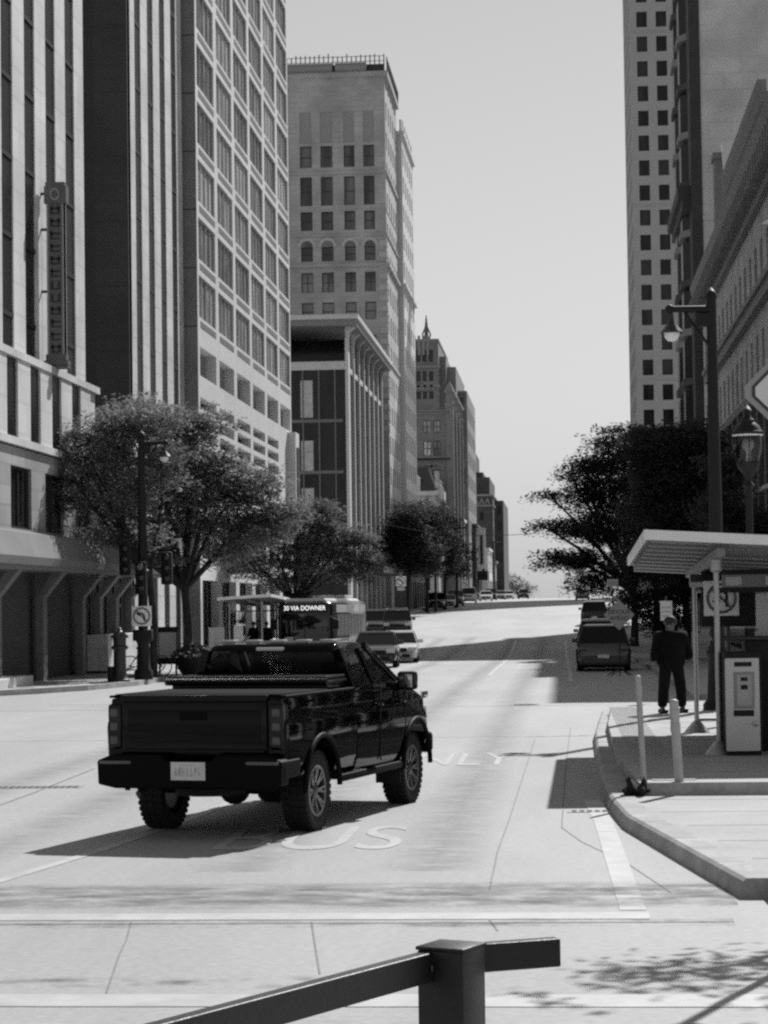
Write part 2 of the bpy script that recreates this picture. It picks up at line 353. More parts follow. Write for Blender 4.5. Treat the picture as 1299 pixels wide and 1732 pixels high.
# painted lines, joints, cracks
def strip(mb, pts, wd, dz=.004, zf=g):
    for a, b in zip(pts, pts[1:]):
        L = math.hypot(b[0]-a[0], b[1]-a[1]); k = max(1, int(L/4))
        for i in range(k):
            p = [(a[0]+(b[0]-a[0])*t, a[1]+(b[1]-a[1])*t) for t in (i/k, (i+1)/k)]
            nx, ny = -(b[1]-a[1])/L*wd/2, (b[0]-a[0])/L*wd/2
            mb.quad(*[(q[0]+s*nx, q[1]+s*ny, zf(q[1])+dz) for q, s in ((p[0], -1), (p[1], -1), (p[1], 1), (p[0], 1))])
mb = MB()
strip(mb, [(-4.9, 19.3), (-4.5, 21.8), (-4.15, 25), (-3.93, 28.2), (-3.75, 34), (-3.7, 48)], .13)
strip(mb, [(.49, 17.4), (.39, 24.4), (.30, 27)], .2)
strip(mb, [(-14, 17.15), (.6, 17.1)], .36); strip(mb, [(-14, 13.55), (4, 13.45)], .42)
strip(mb, [(.2, 68), (.15, 100), (.1, 132)], .13)
strip(mb, [(-2.5, 76), (-2.6, 110), (-2.8, 136)], .12)
strip(mb, [(-6.2, 56), (-6.2, 66)], .12); strip(mb, [(-6.2, 84), (-6.2, 110)], .12)
strip(mb, [(-12.6, 55.5), (-4.2, 55.5)], .5)
tag(mb.build('road_line', M_['paint']), kind='structure')
LET = mat('faded_road_lettering', .41, .7, amp=.2, scale=3)
def roadtext(name, s_, x, y, L, W):
    o = text(name, s_, 1, LET, None, Matrix.Identity(4), .0005)
    bx = [v.co for v in o.data.vertices]; w0 = max(v.x for v in bx)-min(v.x for v in bx); h0 = max(v.y for v in bx)-min(v.y for v in bx)
    for v in o.data.vertices: v.co.x *= W/w0; v.co.y *= L/h0
    o.location = (x, y, .0045); tag(o, kind='structure')
roadtext('road_lettering', 'BUS', -2.55, 22.8, 2.3, 1.8); roadtext('road_lettering', 'ONLY', -1.85, 34.2, 2.7, 2.15)
mb = MB()
def crack(px, wd):
    strip(mb, [tuple(atZ(*p)[:2]) for p in px], wd, .0035)
crack([(222, 1560), (214, 1590), (202, 1615), (180, 1680)], .013); crack([(527, 1560), (533, 1600), (541, 1648)], .013)
crack([(828, 1505), (842, 1440), (862, 1385), (905, 1250)], .014); crack([(965, 1230), (958, 1290), (950, 1400), (985, 1425), (1060, 1460), (1135, 1510)], .013)
crack([(890, 1247), (1000, 1244)], .035); crack([(0, 1362), (60, 1340), (160, 1300)], .04); crack([(820, 1545), (842, 1575)], .013)
strip(mb, [(-14, 16.72), (1.2, 16.75)], .025, .0035); strip(mb, [(-30, 40), (.4, 40)], .03, .0035); strip(mb, [(-30, 52), (3, 52)], .05, .0035); strip(mb, [(-5.9, 30), (-5.9, 60)], .03, .0035)
tag(mb.build('road_joint', M_['joint']), kind='structure')
# worn tyre marks on the road (patchy, see-through paint wear)
def stain(name, v, thr, axis=1, amt=.75):
    m = D.materials.new(name); m.use_nodes = True; n = m.node_tree.nodes; l = m.node_tree.links; n.clear()
    o = n.new('ShaderNodeOutputMaterial'); mx = n.new('ShaderNodeMixShader'); tr = n.new('ShaderNodeBsdfTransparent'); di = n.new('ShaderNodeBsdfDiffuse'); di.inputs[0].default_value = (v, v, v, 1)
    tc = n.new('ShaderNodeTexCoord'); mp = n.new('ShaderNodeMapping'); mp.inputs['Scale'].default_value = (1, 2.6, 1); nz = n.new('ShaderNodeTexNoise'); nz.inputs['Scale'].default_value = 1.7; nz.inputs['Detail'].default_value = 9; nz.inputs['Roughness'].default_value = .75
    l.new(tc.outputs['Object'], mp.inputs[0]); l.new(mp.outputs[0], nz.inputs[0])
    ge = n.new('ShaderNodeTexCoord'); sp = n.new('ShaderNodeSeparateXYZ'); l.new(ge.outputs['Generated'], sp.inputs[0])
    e = n.new('ShaderNodeMath'); e.operation = 'PINGPONG'; e.inputs[1].default_value = .5; l.new(sp.outputs[axis], e.inputs[0])
    e2 = n.new('ShaderNodeMath'); e2.operation = 'MULTIPLY'; e2.inputs[1].default_value = 5 if axis else 2; e2.use_clamp = True; l.new(e.outputs[0], e2.inputs[0])
    mr = n.new('ShaderNodeMapRange'); mr.inputs[1].default_value = thr; mr.inputs[2].default_value = thr+.22; mr.inputs[3].default_value = 0; mr.inputs[4].default_value = amt; l.new(nz.outputs[0], mr.inputs[0])
    mu = n.new('ShaderNodeMath'); mu.operation = 'MULTIPLY'; l.new(mr.outputs[0], mu.inputs[0]); l.new(e2.outputs[0], mu.inputs[1])
    l.new(mu.outputs[0], mx.inputs[0]); l.new(tr.outputs[0], mx.inputs[1]); l.new(di.outputs[0], mx.inputs[2]); l.new(mx.outputs[0], o.inputs[0]); return m
ST = stain('tyre_mark_stain', .24, .42); ST2 = stain('crack_stain', .1, .5)
for (x0, x1, y0, y1, m) in ((-12, 1.3, 17.5, 19.2, ST), (-11, -1.2, 13.9, 14.35, ST2), (-12, 1.2, 16.5, 16.95, ST2), (-12, 0, 8, 13, ST2)):
    mb = MB(); mb.quad((x0, y0, 0), (x1, y0, 0), (x1, y1, 0), (x0, y1, 0)); o = mb.build('road_stain', m); o.location.z = g((y0+y1)/2)+.008; tag(o, kind='structure')
# storm drain grates
def drain(x, y, n, label):
    t = thing('storm_drain', label, 'drain grate', (x, y, 0), 0, 'storm drain grates in the road')
    mb = MB(); mb.box(-.05, n*.085+.03, -.14, .14, -.02, .006); mb.build('grate_frame', mat('worn_cast_iron', .3, .6, amp=.2, scale=6), t)
    mb = MB(); [mb.box(k*.085, k*.085+.052, -.11, .11, .0, .009) for k in range(n)]; mb.build('slot', M_['black'], t)
drain(.06, 25.6, 6, 'short dark slotted storm drain grate beside the flared corner kerb')
drain(-7.55, 29.6, 14, 'long dark slotted drain grate in the road left of the pickup')

def manhole(x, y, label):
    t = thing('manhole_cover', label, 'manhole cover', (x, y, g(y)+.004), 0, 'manhole covers in the road'); mb = MB(); mb.lathe((0, 0, 0), [(.36, 0), (.355, .006), (.33, .006), (.325, .002), (0, .002)], 28); [mb.box(-.27, .27, a-.012, a+.012, .002, .006) for a in frange(-.2, .2, .08)]; mb.build('cover', mat('worn_cast_iron', .24, .6, amp=.25, scale=6), t)
manhole(-7.0, 38.5, 'round iron manhole cover in the road left of the pickup')
manhole(-.9, 52.5, 'round iron manhole cover in the bus lane ahead of the pickup')
# darker wheel tracks worn along the lanes
TRK = stain('wheel_track_wear', .27, .36, 0, .32)
for x in (-2.9, -1.2, -5.6, -7.4):
    mb = MB()
    for a, b in zip(frange(20, 140, 6), frange(20, 140, 6)[1:]): mb.quad((x-.5, a, g(a)+.0025), (x+.5, a, g(a)+.0025), (x+.5, b, g(b)+.0025), (x-.5, b, g(b)+.0025))
    tag(mb.build('road_wear', TRK), kind='structure')

# ------------------------------------------------------------------ buildings
def facade(mb, O, u, W, z0, z1, ops, depth, m_rev=None):
    """wall in the plane through O along u (outward normal u x up) with rectangular openings (u0,u1,z0,z1) and reveals"""
    O = Vector((O[0], O[1], 0)); u = Vector(u); inn = -u.cross(Vector((0, 0, 1)))
    P = lambda a, z, d=0: O+u*a+Vector((0, 0, z))+inn*d
    us = sorted({0, W} | {round(v, 4) for o in ops for v in o[:2]}); zs = sorted({z0, z1} | {round(v, 4) for o in ops for v in o[2:4]})
    hole = set()
    ui = {v: i for i, v in enumerate(us)}; zi = {v: i for i, v in enumerate(zs)}
    for o in ops:
        for i in range(ui[round(o[0], 4)], ui[round(o[1], 4)]):
            for j in range(zi[round(o[2], 4)], zi[round(o[3], 4)]): hole.add((i, j))
    for j in range(len(zs)-1):
        i = 0
        while i < len(us)-1:
            if (i, j) in hole: i += 1; continue
            k = i
            while k < len(us)-1 and (k, j) not in hole: k += 1
            mb.quad(P(us[i], zs[j]), P(us[k], zs[j]), P(us[k], zs[j+1]), P(us[i], zs[j+1])); i = k
    mm = mb.m
    if m_rev is not None: mb.m = m_rev
    for (a, b, c, d) in [o[:4] for o in ops]:
        mb.quad(P(a, c), P(a, c, depth), P(a, d, depth), P(a, d)); mb.quad(P(b, c, depth), P(b, c), P(b, d), P(b, d, depth))
        mb.quad(P(a, c), P(b, c), P(b, c, depth), P(a, c, depth)); mb.quad(P(a, d, depth), P(b, d, depth), P(b, d), P(a, d))
    mb.m = mm
WC = {}
def window(parent, O, u, op, depth, style, mf, mg, nparts):
    """one window = frame mesh (part) + pane (sub-part); nparts counts the parts of the building"""
    wd, ht = round(op[1]-op[0], 3), round(op[3]-op[2], 3); key = (wd, ht, style, mf.name, mg.name)
    if key not in WC:
        t = .07 if style != 'thin' else .04; mb = MB()
        if style == 'blank': mb.box(0, wd, 0, .05, 0, ht)
        else:
            mb.box(0, t, 0, .06, 0, ht); mb.box(wd-t, wd, 0, .06, 0, ht); mb.box(t, wd-t, 0, .06, 0, t); mb.box(t, wd-t, 0, .06, ht-t, ht)
            if style in ('sash', 'cross'): mb.box(t, wd-t, 0, .055, ht*.5-t/2, ht*.5+t/2)
            if style == 'cross': mb.box(wd/2-t/2, wd/2+t/2, 0, .052, t, ht-t)
            if style == 'multi':
                for k in range(1, 4): mb.box(wd*k/4-.03, wd*k/4+.03, 0, .05, t, ht-t)
            if style == 'two': mb.box(wd*.5-.04, wd*.5+.04, 0, .05, t, ht-t)
        fm = mb.mesh('window', mf); mb = MB(); mb.quad((0, .062, 0), (wd, .062, 0), (wd, .062, ht), (0, .062, ht)); WC[key] = (fm, mb.mesh('pane', mg))
    fm, pm = WC[key]; u = Vector(u); inn = -u.cross(Vector((0, 0, 1)))
    M = frame(Vector((O[0], O[1], 0))+u*op[0]+Vector((0, 0, op[2]))+inn*(depth-.062), u, (0, 0, 1))
    f = inst('window', fm, parent, M)
    if style != 'blank': inst('pane', pm, f)
    nparts[0] += 1; return f
def windows(parent, O, u, ops, depth, style, mf, mg, budget):
    ops = list(ops)
    for op in ops:
        if budget[0] >= 96: break
        window(parent, O, u, op, depth, op[4] if len(op) > 4 else style, mf, mg, budget)
    else: return
    rest = ops[ops.index(op):]; mb = MB(); u = Vector(u); inn = -u.cross(Vector((0, 0, 1))); o3 = Vector((O[0], O[1], 0))
    for op in rest:
        P = lambda a, z, d: tuple(o3+u*a+Vector((0, 0, z))+inn*d)
        a, b, c, d_ = op[:4]; e = depth
        mb.m = 0; mb.quad(P(a, c, e), P(b, c, e), P(b, d_, e), P(a, d_, e)); mb.m = 1
        mid = (c+d_)/2
        mb.quad(P(a, mid-.04, e-.03), P(b, mid-.04, e-.03), P(b, mid+.04, e-.03), P(a, mid+.04, e-.03))
    tag(mb.build('window_rows', [mg, mf], parent), kind='stuff')
def shell(mb, x0, x1, y0, y1, z0, z1, faces):
    """plain faces of a block; faces: letters of w(-x) e(+x) s(-y) n(+y) t(top)"""
    if 'w' in faces: mb.quad((x0, y1, z0), (x0, y0, z0), (x0, y0, z1), (x0, y1, z1))
    if 'e' in faces: mb.quad((x1, y0, z0), (x1, y1, z0), (x1, y1, z1), (x1, y0, z1))
    if 's' in faces: mb.quad((x0, y0, z0), (x1, y0, z0), (x1, y0, z1), (x0, y0, z1))
    if 'n' in faces: mb.quad((x1, y1, z0), (x0, y1, z0), (x0, y1, z1), (x1, y1, z1))
    if 't' in faces: mb.quad((x0, y0, z1), (x1, y0, z1), (x1, y1, z1), (x0, y1, z1))

STONE = brickmat('pale_limestone', .62, .55, 1.45, .95, .05)
STONED = mat('granite_panels', .2, .7, .35, amp=.15, scale=.6, amp2=.1, scale2=8.)
DARKCLAD = brickmat('dark_brick_wall', .06, .055, 1.1, .55, .06)
GLD = winmat('dark_window_glass', .006, .04, .1, .3)
GLR = mat('dark_recess_glass', .010, .35, .12, amp=.4, scale=.8); SPD = mat('dark_spandrel', .02, .6, .2)
GLC = winmat('curtained_window_glass', .14, .85, .07, .9, .9)
GLB = winmat('sash_window_glass', .01, .16, .05, .6)
ALU = mat('window_frame_pale', .42, .5); BRZ = mat('window_frame_bronze', .03, .5)
EAST = (0, 1, 0); SOUTH = (1, 0, 0)            # facade directions: along +Y faces +X (street side, left row); along +X faces the camera

# ---- A: near-left tower of stone fins above a stone arcade
XA = -16.5
A = thing('office_tower', 'pale stone tower of wide vertical fins above a street arcade, carrying a tall blade sign', 'building', (XA, 64, .2))
A.location = (0, 0, 0)
mb = MB(); zt = 46
mb.m = 1; shell(mb, -46, XA-.055, 46, 78.2, 0, zt, 'esnt'); mb.m = 0
mb.box(-46, XA-.1, 77.6, 78.25, 9.9, zt); mb.build('wall', [STONE, DARKCLAD], A)
mb = MB()
for k in range(12):
    y1 = 78.25-k*2.95; mb.box(XA-.06, XA, y1-1.55, y1, 9.9, zt)
mb.build('fins', STONE, A)
mb = MB(); mg_ = 1
for k in range(12):
    y1 = 78.25-k*2.95-1.55; mb.m = 0; mb.quad((XA-.05, y1-1.4, 10), (XA-.05, y1, 10), (XA-.05, y1, zt), (XA-.05, y1-1.4, zt))
    mb.m = 1
    for z in frange(11.2, zt-1, 2.38): mb.box(XA-.05, XA+.0, y1-1.4, y1, z, z+.14)
tag(mb.build('window_strips', [GLR, SPD], A), kind='stuff')
# second stage z 7.4-9.9: projecting fins offset by half a bay
mb = MB(); xb = XA+.45
mb.box(-46, xb-.08, 46, 78.0, 7.4, 9.9)
for k in range(12): y1 = 76.9-k*2.95; mb.box(xb-.08, xb, y1-1.6, y1, 7.42, 9.82)
mb.box(-46, xb+.05, 46, 78.3, 9.82, 10.05); mb.box(-46, xb+.12, 46, 78.3, 7.2, 7.42); mb.build('parapet_stage', STONE, A)
mb = MB()
for k in range(12): y1 = 76.9-k*2.95-1.6; mb.quad((xb-.07, y1-1.35, 7.5), (xb-.07, y1, 7.5), (xb-.07, y1, 9.8), (xb-.07, y1-1.35, 9.8))
tag(mb.build('dark_panels', GLR, A), kind='stuff')
# first floor: deep square windows
ops = [(a, a+2.6, 4.75, 6.6) for a in frange(1.6, 28.4, 4.466)]
mb = MB(); facade(mb, (xb, 46), EAST, 32.2, 4.4, 7.15, ops, .16); mb.quad((xb, 78.2, 4.4), (-46, 78.2, 4.4), (-46, 78.2, 7.15), (xb, 78.2, 7.15)); mb.build('first_floor_wall', brickmat('podium_stone', .33, .27, 1.6, .6, .12), A)  # first floor in a darker stone than the fins above
bud = [0]; windows(A, (xb, 46), EAST, ops, .15, 'two', BRZ, GLD, bud)
# sloping fascia band over the arcade
mb = MB(); mb.prism([(0, 3.62), (1.0, 3.62), (1.05, 3.85), (.75, 4.55), (0, 4.7)], (xb, 46, 0), (1, 0, 0), (0, 0, 1), (0, 40.5, 0)); mb.build('fascia', mat('fascia_stone', .16, .8, amp=.18, scale=.7), A)
mb = MB(); mb.prism([(-3.6, 3.5), (.9, 3.5), (.9, 3.62), (-3.6, 3.62)], (xb, 46, 0), (1, 0, 0), (0, 0, 1), (0, 40.5, 0)); mb.build('soffit', STONED, A)
ARC = mat('arcade_stone', .17, .8, amp=.12, scale=1)
# arcade columns leaning outwards at the top
for k in range(14):
    y = 84.5-k*2.9
    if y < 62 or k in (4, 6): continue
    mb = MB(); mb.box(xb-.27, xb-.05, y-.28, y+.28, .1, 2.7); mb.prism([(-.27, 2.7), (-.05, 2.7), (.6, 3.5), (.25, 3.5)], (xb, y-.28, 0), (1, 0, 0), (0, 0, 1), (0, .56, 0)); mb.build('arcade_column', ARC, A)
mb = MB(); mb.m = 0; mb.quad((xb-.9, 46, .1), (xb-.9, 86.5, .1), (xb-.9, 86.5, 3.5), (xb-.9, 46, 3.5))
mb.m = 1
for y in frange(46, 86.5, 1.45): mb.box(xb-.9, xb-.86, y-.04, y+.04, .1, 3.5)
mb.box(xb-.9, xb-.86, 46, 86.5, 2.4, 2.52); tag(mb.build('shopfront_glazing', [GLR, SPD], A), kind='stuff')
mb = MB(); mb.build; boxes('plinth', [(xb-.35, xb+.4, 77.6, 84, .2, 1.45), (xb-.45, xb+.5, 46, 66, .1, .42)], STONE, A, .02)
# ---- blade sign on A
bs = thing('blade_sign', 'tall vertical blade sign with a round emblem on top, fixed to the stone fins', 'sign', (XA+.1, 71.6, 0)); bs.scale = (.78, 1, 1)
SG = mat('sign_casing', .13, .5, amp=.15, scale=3); SGD = mat('sign_letter_dark', .03, .5); SGL = mat('sign_edge_pale', .34, .45)
zb0, zb1 = ZatY(100, 600, 71.6), ZatY(100, 345, 71.6)
mb = MB(); mb.box(.15, .85, -.16, .16, zb0, zb1); mb.build('sign_body', SG, bs)
boxes('sign_cap', [(.05, .97, -.2, .2, zb1, zb1+.55), (.1, .9, -.19, .19, zb1+.55, zb1+.68)], SG, bs); boxes('sign_foot', [(.0, 1.0, -.22, .22, zb0-.35, zb0-.2), (.08, .92, -.18, .18, zb0-.2, zb0), (0, 1.0, -.22, .22, zb0-.45, zb0-.37)], SG, bs)
mb = MB(); mb.lathe((.5, -.21, zb1+.28), [(.20, 0), (.20, -.03), (.14, -.03), (.14, 0)], 20, 'y'); mb.build('emblem', SGL, bs)
mb = MB(); [mb.box(x, x+.07, -.185, .185, zb0, zb1) for x in (.15, .78)]; mb.build('sign_edge', SGL, bs)
mb = MB(); n = 12; hh = (zb1-zb0)/n
for k in range(n):                                   # letters too blurred to read in the photograph: stroke shapes only
    z = zb0+k*hh; q = rnd.sample(range(4), 3)
    mb.box(.30, .70, -.17, -.161, z+.05, z+hh*.24)
    if 0 in q: mb.box(.30, .40, -.17, -.161, z+hh*.24, z+hh*.8)
    if 1 in q: mb.box(.60, .70, -.17, -.161, z+hh*.24, z+hh*.8)
    if 2 in q: mb.box(.30, .70, -.17, -.161, z+hh*.5, z+hh*.66)
mb.build('lettering', SGD, bs)
mb = MB(); [mb.box(-.25, .16, -.04, .04, z, z+.08) for z in (zb0-.3, zb0+2, zb0+4, zb1+.3)]; mb.build('bracket', M_['dark'], bs)

# ---- B: set-back tower of narrow fins with a blank dark end wall
XB = -17.1
B = thing('office_tower', 'set-back tower of narrow pale vertical fins with a blank dark brick end wall', 'building')
mb = MB(); xe = XatY(166, 89.6); shell(mb, xe, XB, 89.6, 90.2, 0, 46, 'se'); shell(mb, -46, XB-.055, 90.2, 103.4, 0, 46, 'ent'); mb.quad((xe, 89.6, 46), (XB, 89.6, 46), (XB, 90.2, 46), (xe, 90.2, 46))
for z in frange(4.8, 44, 2.7): mb.box(xe, XB+.0, 89.585, 89.6, z, z+.03)
mb.build('end_wall', [DARKCLAD], B)
mb = MB(); shell(mb, -46, xe, 89.61, 90.2, 0, 46, 's'); shell(mb, -46, -23, 78.3, 89.6, 0, 46, 'e'); mb.build('recessed_wall', [mat('dark_recess_cladding', .02, .5, amp=.25, scale=.7)], B)
mb = MB(); y = 89.7
for k in range(5): mb.box(XB-.06, XB, y, y+1.55, 0, 46); y += 2.9
mb.build('fins', STONE, B)
mb = MB(); y = 91.25
for k in range(5):
    mb.m = 0; mb.quad((XB-.05, y, 0), (XB-.05, y+1.35, 0), (XB-.05, y+1.35, 46), (XB-.05, y, 46)); mb.m = 1
    for z in frange(5, 45, 2.7): mb.box(XB-.05, XB-.02, y, y+1.35, z, z+.2)
    y += 2.9
tag(mb.build('window_strips', [GLR, SPD], B), kind='stuff')

# ---- C: white gridded facade with a loggia and slotted garage floors
XC = -16.5; YC0, YC1 = 103.1, 139.1; bay = 6.0
Cb = thing('office_block', 'white office block with a grid of curtained windows above slotted garage floors', 'building')
zt = 45
ops = []
for fl in range(11):
    z = 15.65+fl*2.7
    for b in range(6): ops.append((b*bay+.42, b*bay+bay-.42, z+.1, z+2.05))
log = [(b*bay+.55, b*bay+bay-.45, 13.05, 14.4) for b in range(6)]
slots = [(b*bay+.5, b*bay+bay-.55, z, z+.5) for b in range(5) for z in (11.55, 10.8, 10.05, 9.3, 8.55, 7.8)]
low = [(b*bay+.6, b*bay+bay-.6, .5, 3.6) for b in range(6)]+[(b*bay+.6, b*bay+bay-.6, 4.6, 6.6) for b in range(6)]
mb = MB(); facade(mb, (XC, YC0), EAST, 36.0, 0, 15.4, log+slots+low, .5, 0)
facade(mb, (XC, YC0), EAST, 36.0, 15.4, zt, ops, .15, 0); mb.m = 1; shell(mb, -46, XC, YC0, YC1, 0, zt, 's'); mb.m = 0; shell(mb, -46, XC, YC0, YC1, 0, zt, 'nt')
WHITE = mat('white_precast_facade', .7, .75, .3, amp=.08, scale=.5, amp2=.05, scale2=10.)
mb.build('wall', [WHITE, mat('end_wall_shade_grey', .22, .7, amp=.12, scale=.7)], Cb)  # end wall facing the camera: its shade put into a darker grey
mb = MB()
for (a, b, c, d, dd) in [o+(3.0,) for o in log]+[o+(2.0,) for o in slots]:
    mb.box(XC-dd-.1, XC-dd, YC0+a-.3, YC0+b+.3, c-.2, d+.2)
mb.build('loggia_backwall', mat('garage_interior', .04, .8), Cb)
bud = [0]; windows(Cb, (XC, YC0), EAST, ops, .13, 'multi', ALU, GLC, bud); windows(Cb, (XC, YC0), EAST, low, .42, 'multi', BRZ, GLD, bud)
mb = MB()                                            # spandrel recesses painted as flat dark bands, and the pier joints on the end wall
for fl in range(12):
    z = 15.65+fl*2.7-.42
    if fl < 11: boxes('spandrel', [(XC, XC+.012, YC0+b*bay+.8, YC0+b*bay+bay-.45, z+.06, z+.36) for b in range(6)], mat('spandrel_grey', .17, .6), Cb)
    mb.m = 0; mb.box(-17.2, XC, YC0-.004, YC0, z+.0, z+.05)
mb.build('panel_joints', M_['dark'], Cb)
mb = MB(); mb.box(XC, XC+.5, YC1-2.2, YC1-.3, 7.5, 12.9); mb.build('corner_fin', WHITE, Cb)
for j in range(2): mb = MB(); mb.box(XC+.5, XC+.56, YC1-1.75+j*.7, YC1-1.35+j*.7, 8.0, 12.0); mb.build('fin_slot', M_['dark'], Cb)

# ---- D: dark glass pavilion block with a thin flat roof on bracketed white piers
XD, YD0, YD1 = -16.4, 175.5, 209.5
Db = thing('glass_office_block', 'dark glass block with slim white piers curving up to a thin overhanging flat roof', 'building')
zr, zb_ = 24.5, 20.8
DG = winmat('black_curtain_wall_glass', .004, .02, .12, .15); PIER = mat('pale_concrete_pier', .5, .75, amp=.08, scale=1)
mb = MB(); mb.box(-46, XD+1.0, YD0-1.3, YD1+.5, zr-.02, zr+.35); mb.build('roof', PIER, Db)
mb = MB(); mb.box(-46, XD+.85, YD0-1.1, YD1+.4, zr-.5, zr-.021); mb.build('roof_soffit', STONED, Db)
mb = MB(); mb.box(-46, XD-.14, YD0+.3, YD1-.2, 0, zb_); mb.box(-46, XD-.14, YD0+8.6, YD1-.2, zb_, zr-.5); mb.build('curtain_wall', DG, Db)
mb = MB(); mb.box(-46, XD-.1, YD0+.1, YD0+.3, zb_-.1, zb_+.55); mb.box(XD-.14, XD-.02, YD0+.3, YD1, zb_-.15, zb_+.25); mb.build('terrace_parapet', PIER, Db)
mb = MB()
for x in frange(-30, XD-1, 1.25): mb.box(x-.05, x+.05, YD0+.18, YD0+.3, 4.6, zb_-.1)
for y in frange(YD0+1, YD1-1, 1.4): mb.box(XD-.14, XD-.10, y-.04, y+.04, 4, zr-.5)
for z in (8.6, 12.6, 16.6): mb.box(-30, XD-.4, YD0+.2, YD0+.3, z, z+.25)
mb.build('mullions', mat('mullion_grey', .12, .5), Db)
for k in range(8):
    y = YD0+.55+k*4.7; mb = MB(); wd = .75 if k == 0 else .28
    mb.box(XD-.14, XD+.10, y-wd, y+wd, .3, zr-1.4); mb.prism([(-.14, zr-1.4), (.10, zr-1.4), (.22, zr-.8), (.6, zr-.5), (-.14, zr-.5)], (XD, y-wd*.6, 0), (1, 0, 0), (0, 0, 1), (0, wd*1.2, 0)); mb.build('pier', PIER, Db)
for k, (x, z, h) in enumerate(((-20.1, 17.0, 2.9), (-20.1, 12.8, 2.4), (-20.1, 8.9, 2.6), (-22.5, 13.0, .5))):
    mb = MB(); mb.box(x, x+.95, YD0+.24, YD0+.28, z, z+h); mb.build('window_blind', mat('pale_blind', .42, .8, amp=.2, scale=2), Db)
mb = MB(); mb.box(-30, XD+.3, YD0-1.0, YD0+.15, 4.9, 6.6); mb.build('entrance_canopy', mat('dark_fascia', .015, .5), Db)
text('lettering', 'Office', 1.25, mat('white_fascia_lettering', .75, .5), Db, frame((-18.2, YD0-1.02, 5.75), (1, 0, 0), (0, -1, 0)), .02)  # plain white letters, no glow
mb = MB(); mb.box(XD+.1, XD+2.0, YD0+8, YD1-4, 5.0, 5.5); [mb.beam((XD+.1, y, 7.2), (XD+1.9, y, 5.5), .05, .05) for y in frange(YD0+9, YD1-5, 5)]; mb.build('side_canopy', M_['dark'], Db)

# ---- E: tall stone tower, two wings
XE, YE0, YE1 = -16.3, 217.0, 232.0
E_ = thing('stone_tower', 'tall old stone tower with paired and arched windows and a caged parapet', 'building')
EST = brickmat('tower_grey_stone', .42, .36, 1.2, .5, .07); ESTL = mat('tower_pale_dressing', .5, .8, amp=.1, scale=1)
cols = [(-24.6, -23.45), (-22.6, -21.45), (-20.35, -19.3), (-18.45, -17.4)]; xw = -27.5
rows = [(44.6, 46.7, 'sash'), (40.9, 43.7, 'sash'), (38.5, 40.3, 'sash'), (35.5, 36.9, 'sash'), (32.5, 34.4, 'cross'), (29.8, 31.5, 'sash'), (26.3, 28.3, 'cross')]
rows += [(z, z+1.9, 'sash') for z in (23.2, 20.1, 17, 13.9, 10.8)]
ops = [(a-xw, b-xw, z0, z1, st) for (z0, z1, st) in rows for (a, b) in cols]
blank = [(a-xw, b-xw, 47.0, 50.0, 'blank') for (a, b) in cols]
mb = MB(); facade(mb, (xw, YE0), SOUTH, XE-xw, 0, 53.6, ops+blank, .35)
sops = []
for fl in range(16):
    z = 8+fl*2.95
    for c in range(5): y = .9+c*2.85; sops.append((y, y+1.15, z, z+1.75))
facade(mb, (XE, YE0), EAST, YE1-YE0, 0, 53.6, sops, .3); shell(mb, xw, XE, YE0, YE1, 0, 53.6, 'wnt'); mb.build('wall', EST, E_)
bud = [0]; windows(E_, (xw, YE0), SOUTH, ops, .33, 'sash', BRZ, GLB, bud); windows(E_, (xw, YE0), SOUTH, blank, .12, 'blank', mat('blind_stone_panel', .31, .8, amp=.08, scale=1), GLB, bud); windows(E_, (XE, YE0), EAST, sops, .28, 'sash', BRZ, GLB, bud)
mb = MB()
for (z, h, o) in ((34.9, .3, .28), (37.9, .2, .12), (40.3, .12, .06), (43.9, .25, .16), (53.3, .5, .3), (25.6, .25, .15)): boxes('string_course', [(xw-.1, XE+o, YE0-o, YE1+.05, z, z+h)], EST, E_)
boxes('quoin', [(XE-.75, XE+.06, YE0-.06, YE0+.75, 19+fl*1.05, 19.5+fl*1.05) for fl in range(18)], ESTL, E_)
for (a, b) in cols:
    mb = MB(); c = (a+b)/2; r0_ = (b-a)/2
    pts = [(c+(r0_+.02)*math.cos(t), 36.9+(r0_+.02)*math.sin(t)) for t in frange(0, PI, .26)]; po = [(c+(r0_+.32)*math.cos(t), 36.9+(r0_+.32)*math.sin(t)) for t in frange(0, PI, .26)]
    mb.prism(po+pts[::-1], (0, YE0-.1, 0), (1, 0, 0), (0, 0, 1), (0, .1, 0)); mb.build('window_arch', ESTL, E_)
    mb = MB(); mb.prism(pts, (0, YE0-.03, 0), (1, 0, 0), (0, 0, 1), (0, .03, 0)); mb.build('fanlight', GLB, E_)
mb = MB()                                            # caged scaffold along the parapet
mb.box(xw, XE, YE0-.1, YE0+.4, 53.8, 54.5)
for x in frange(xw, XE, .45): mb.box(x-.05, x+.05, YE0-.4, YE0-.32, 53.8, 55.3+rnd.uniform(-.15, .3))
for z in (54.3, 54.7, 55.2): mb.box(xw, XE, YE0-.38, YE0-.34, z, z+.05)
for y in frange(YE0, YE1, 1.2): mb.box(XE+.2, XE+.28, y-.04, y+.04, 53.8, 55.2)
mb.box(XE+.22, XE+.26, YE0, YE1, 55.0, 55.1); mb.build('parapet_cage', mat('weathered_steel', .05, .6), E_)
mb = MB()
for (a, b) in ((xw+.2, -21.3), (-21.0, -18.0)): mb.tube([(a, YE0-.5, 54.2), (b, YE0-.5, 54.2)], .42, 10)
mb.build('rooftop_duct', mat('duct_grey', .25, .5), E_)
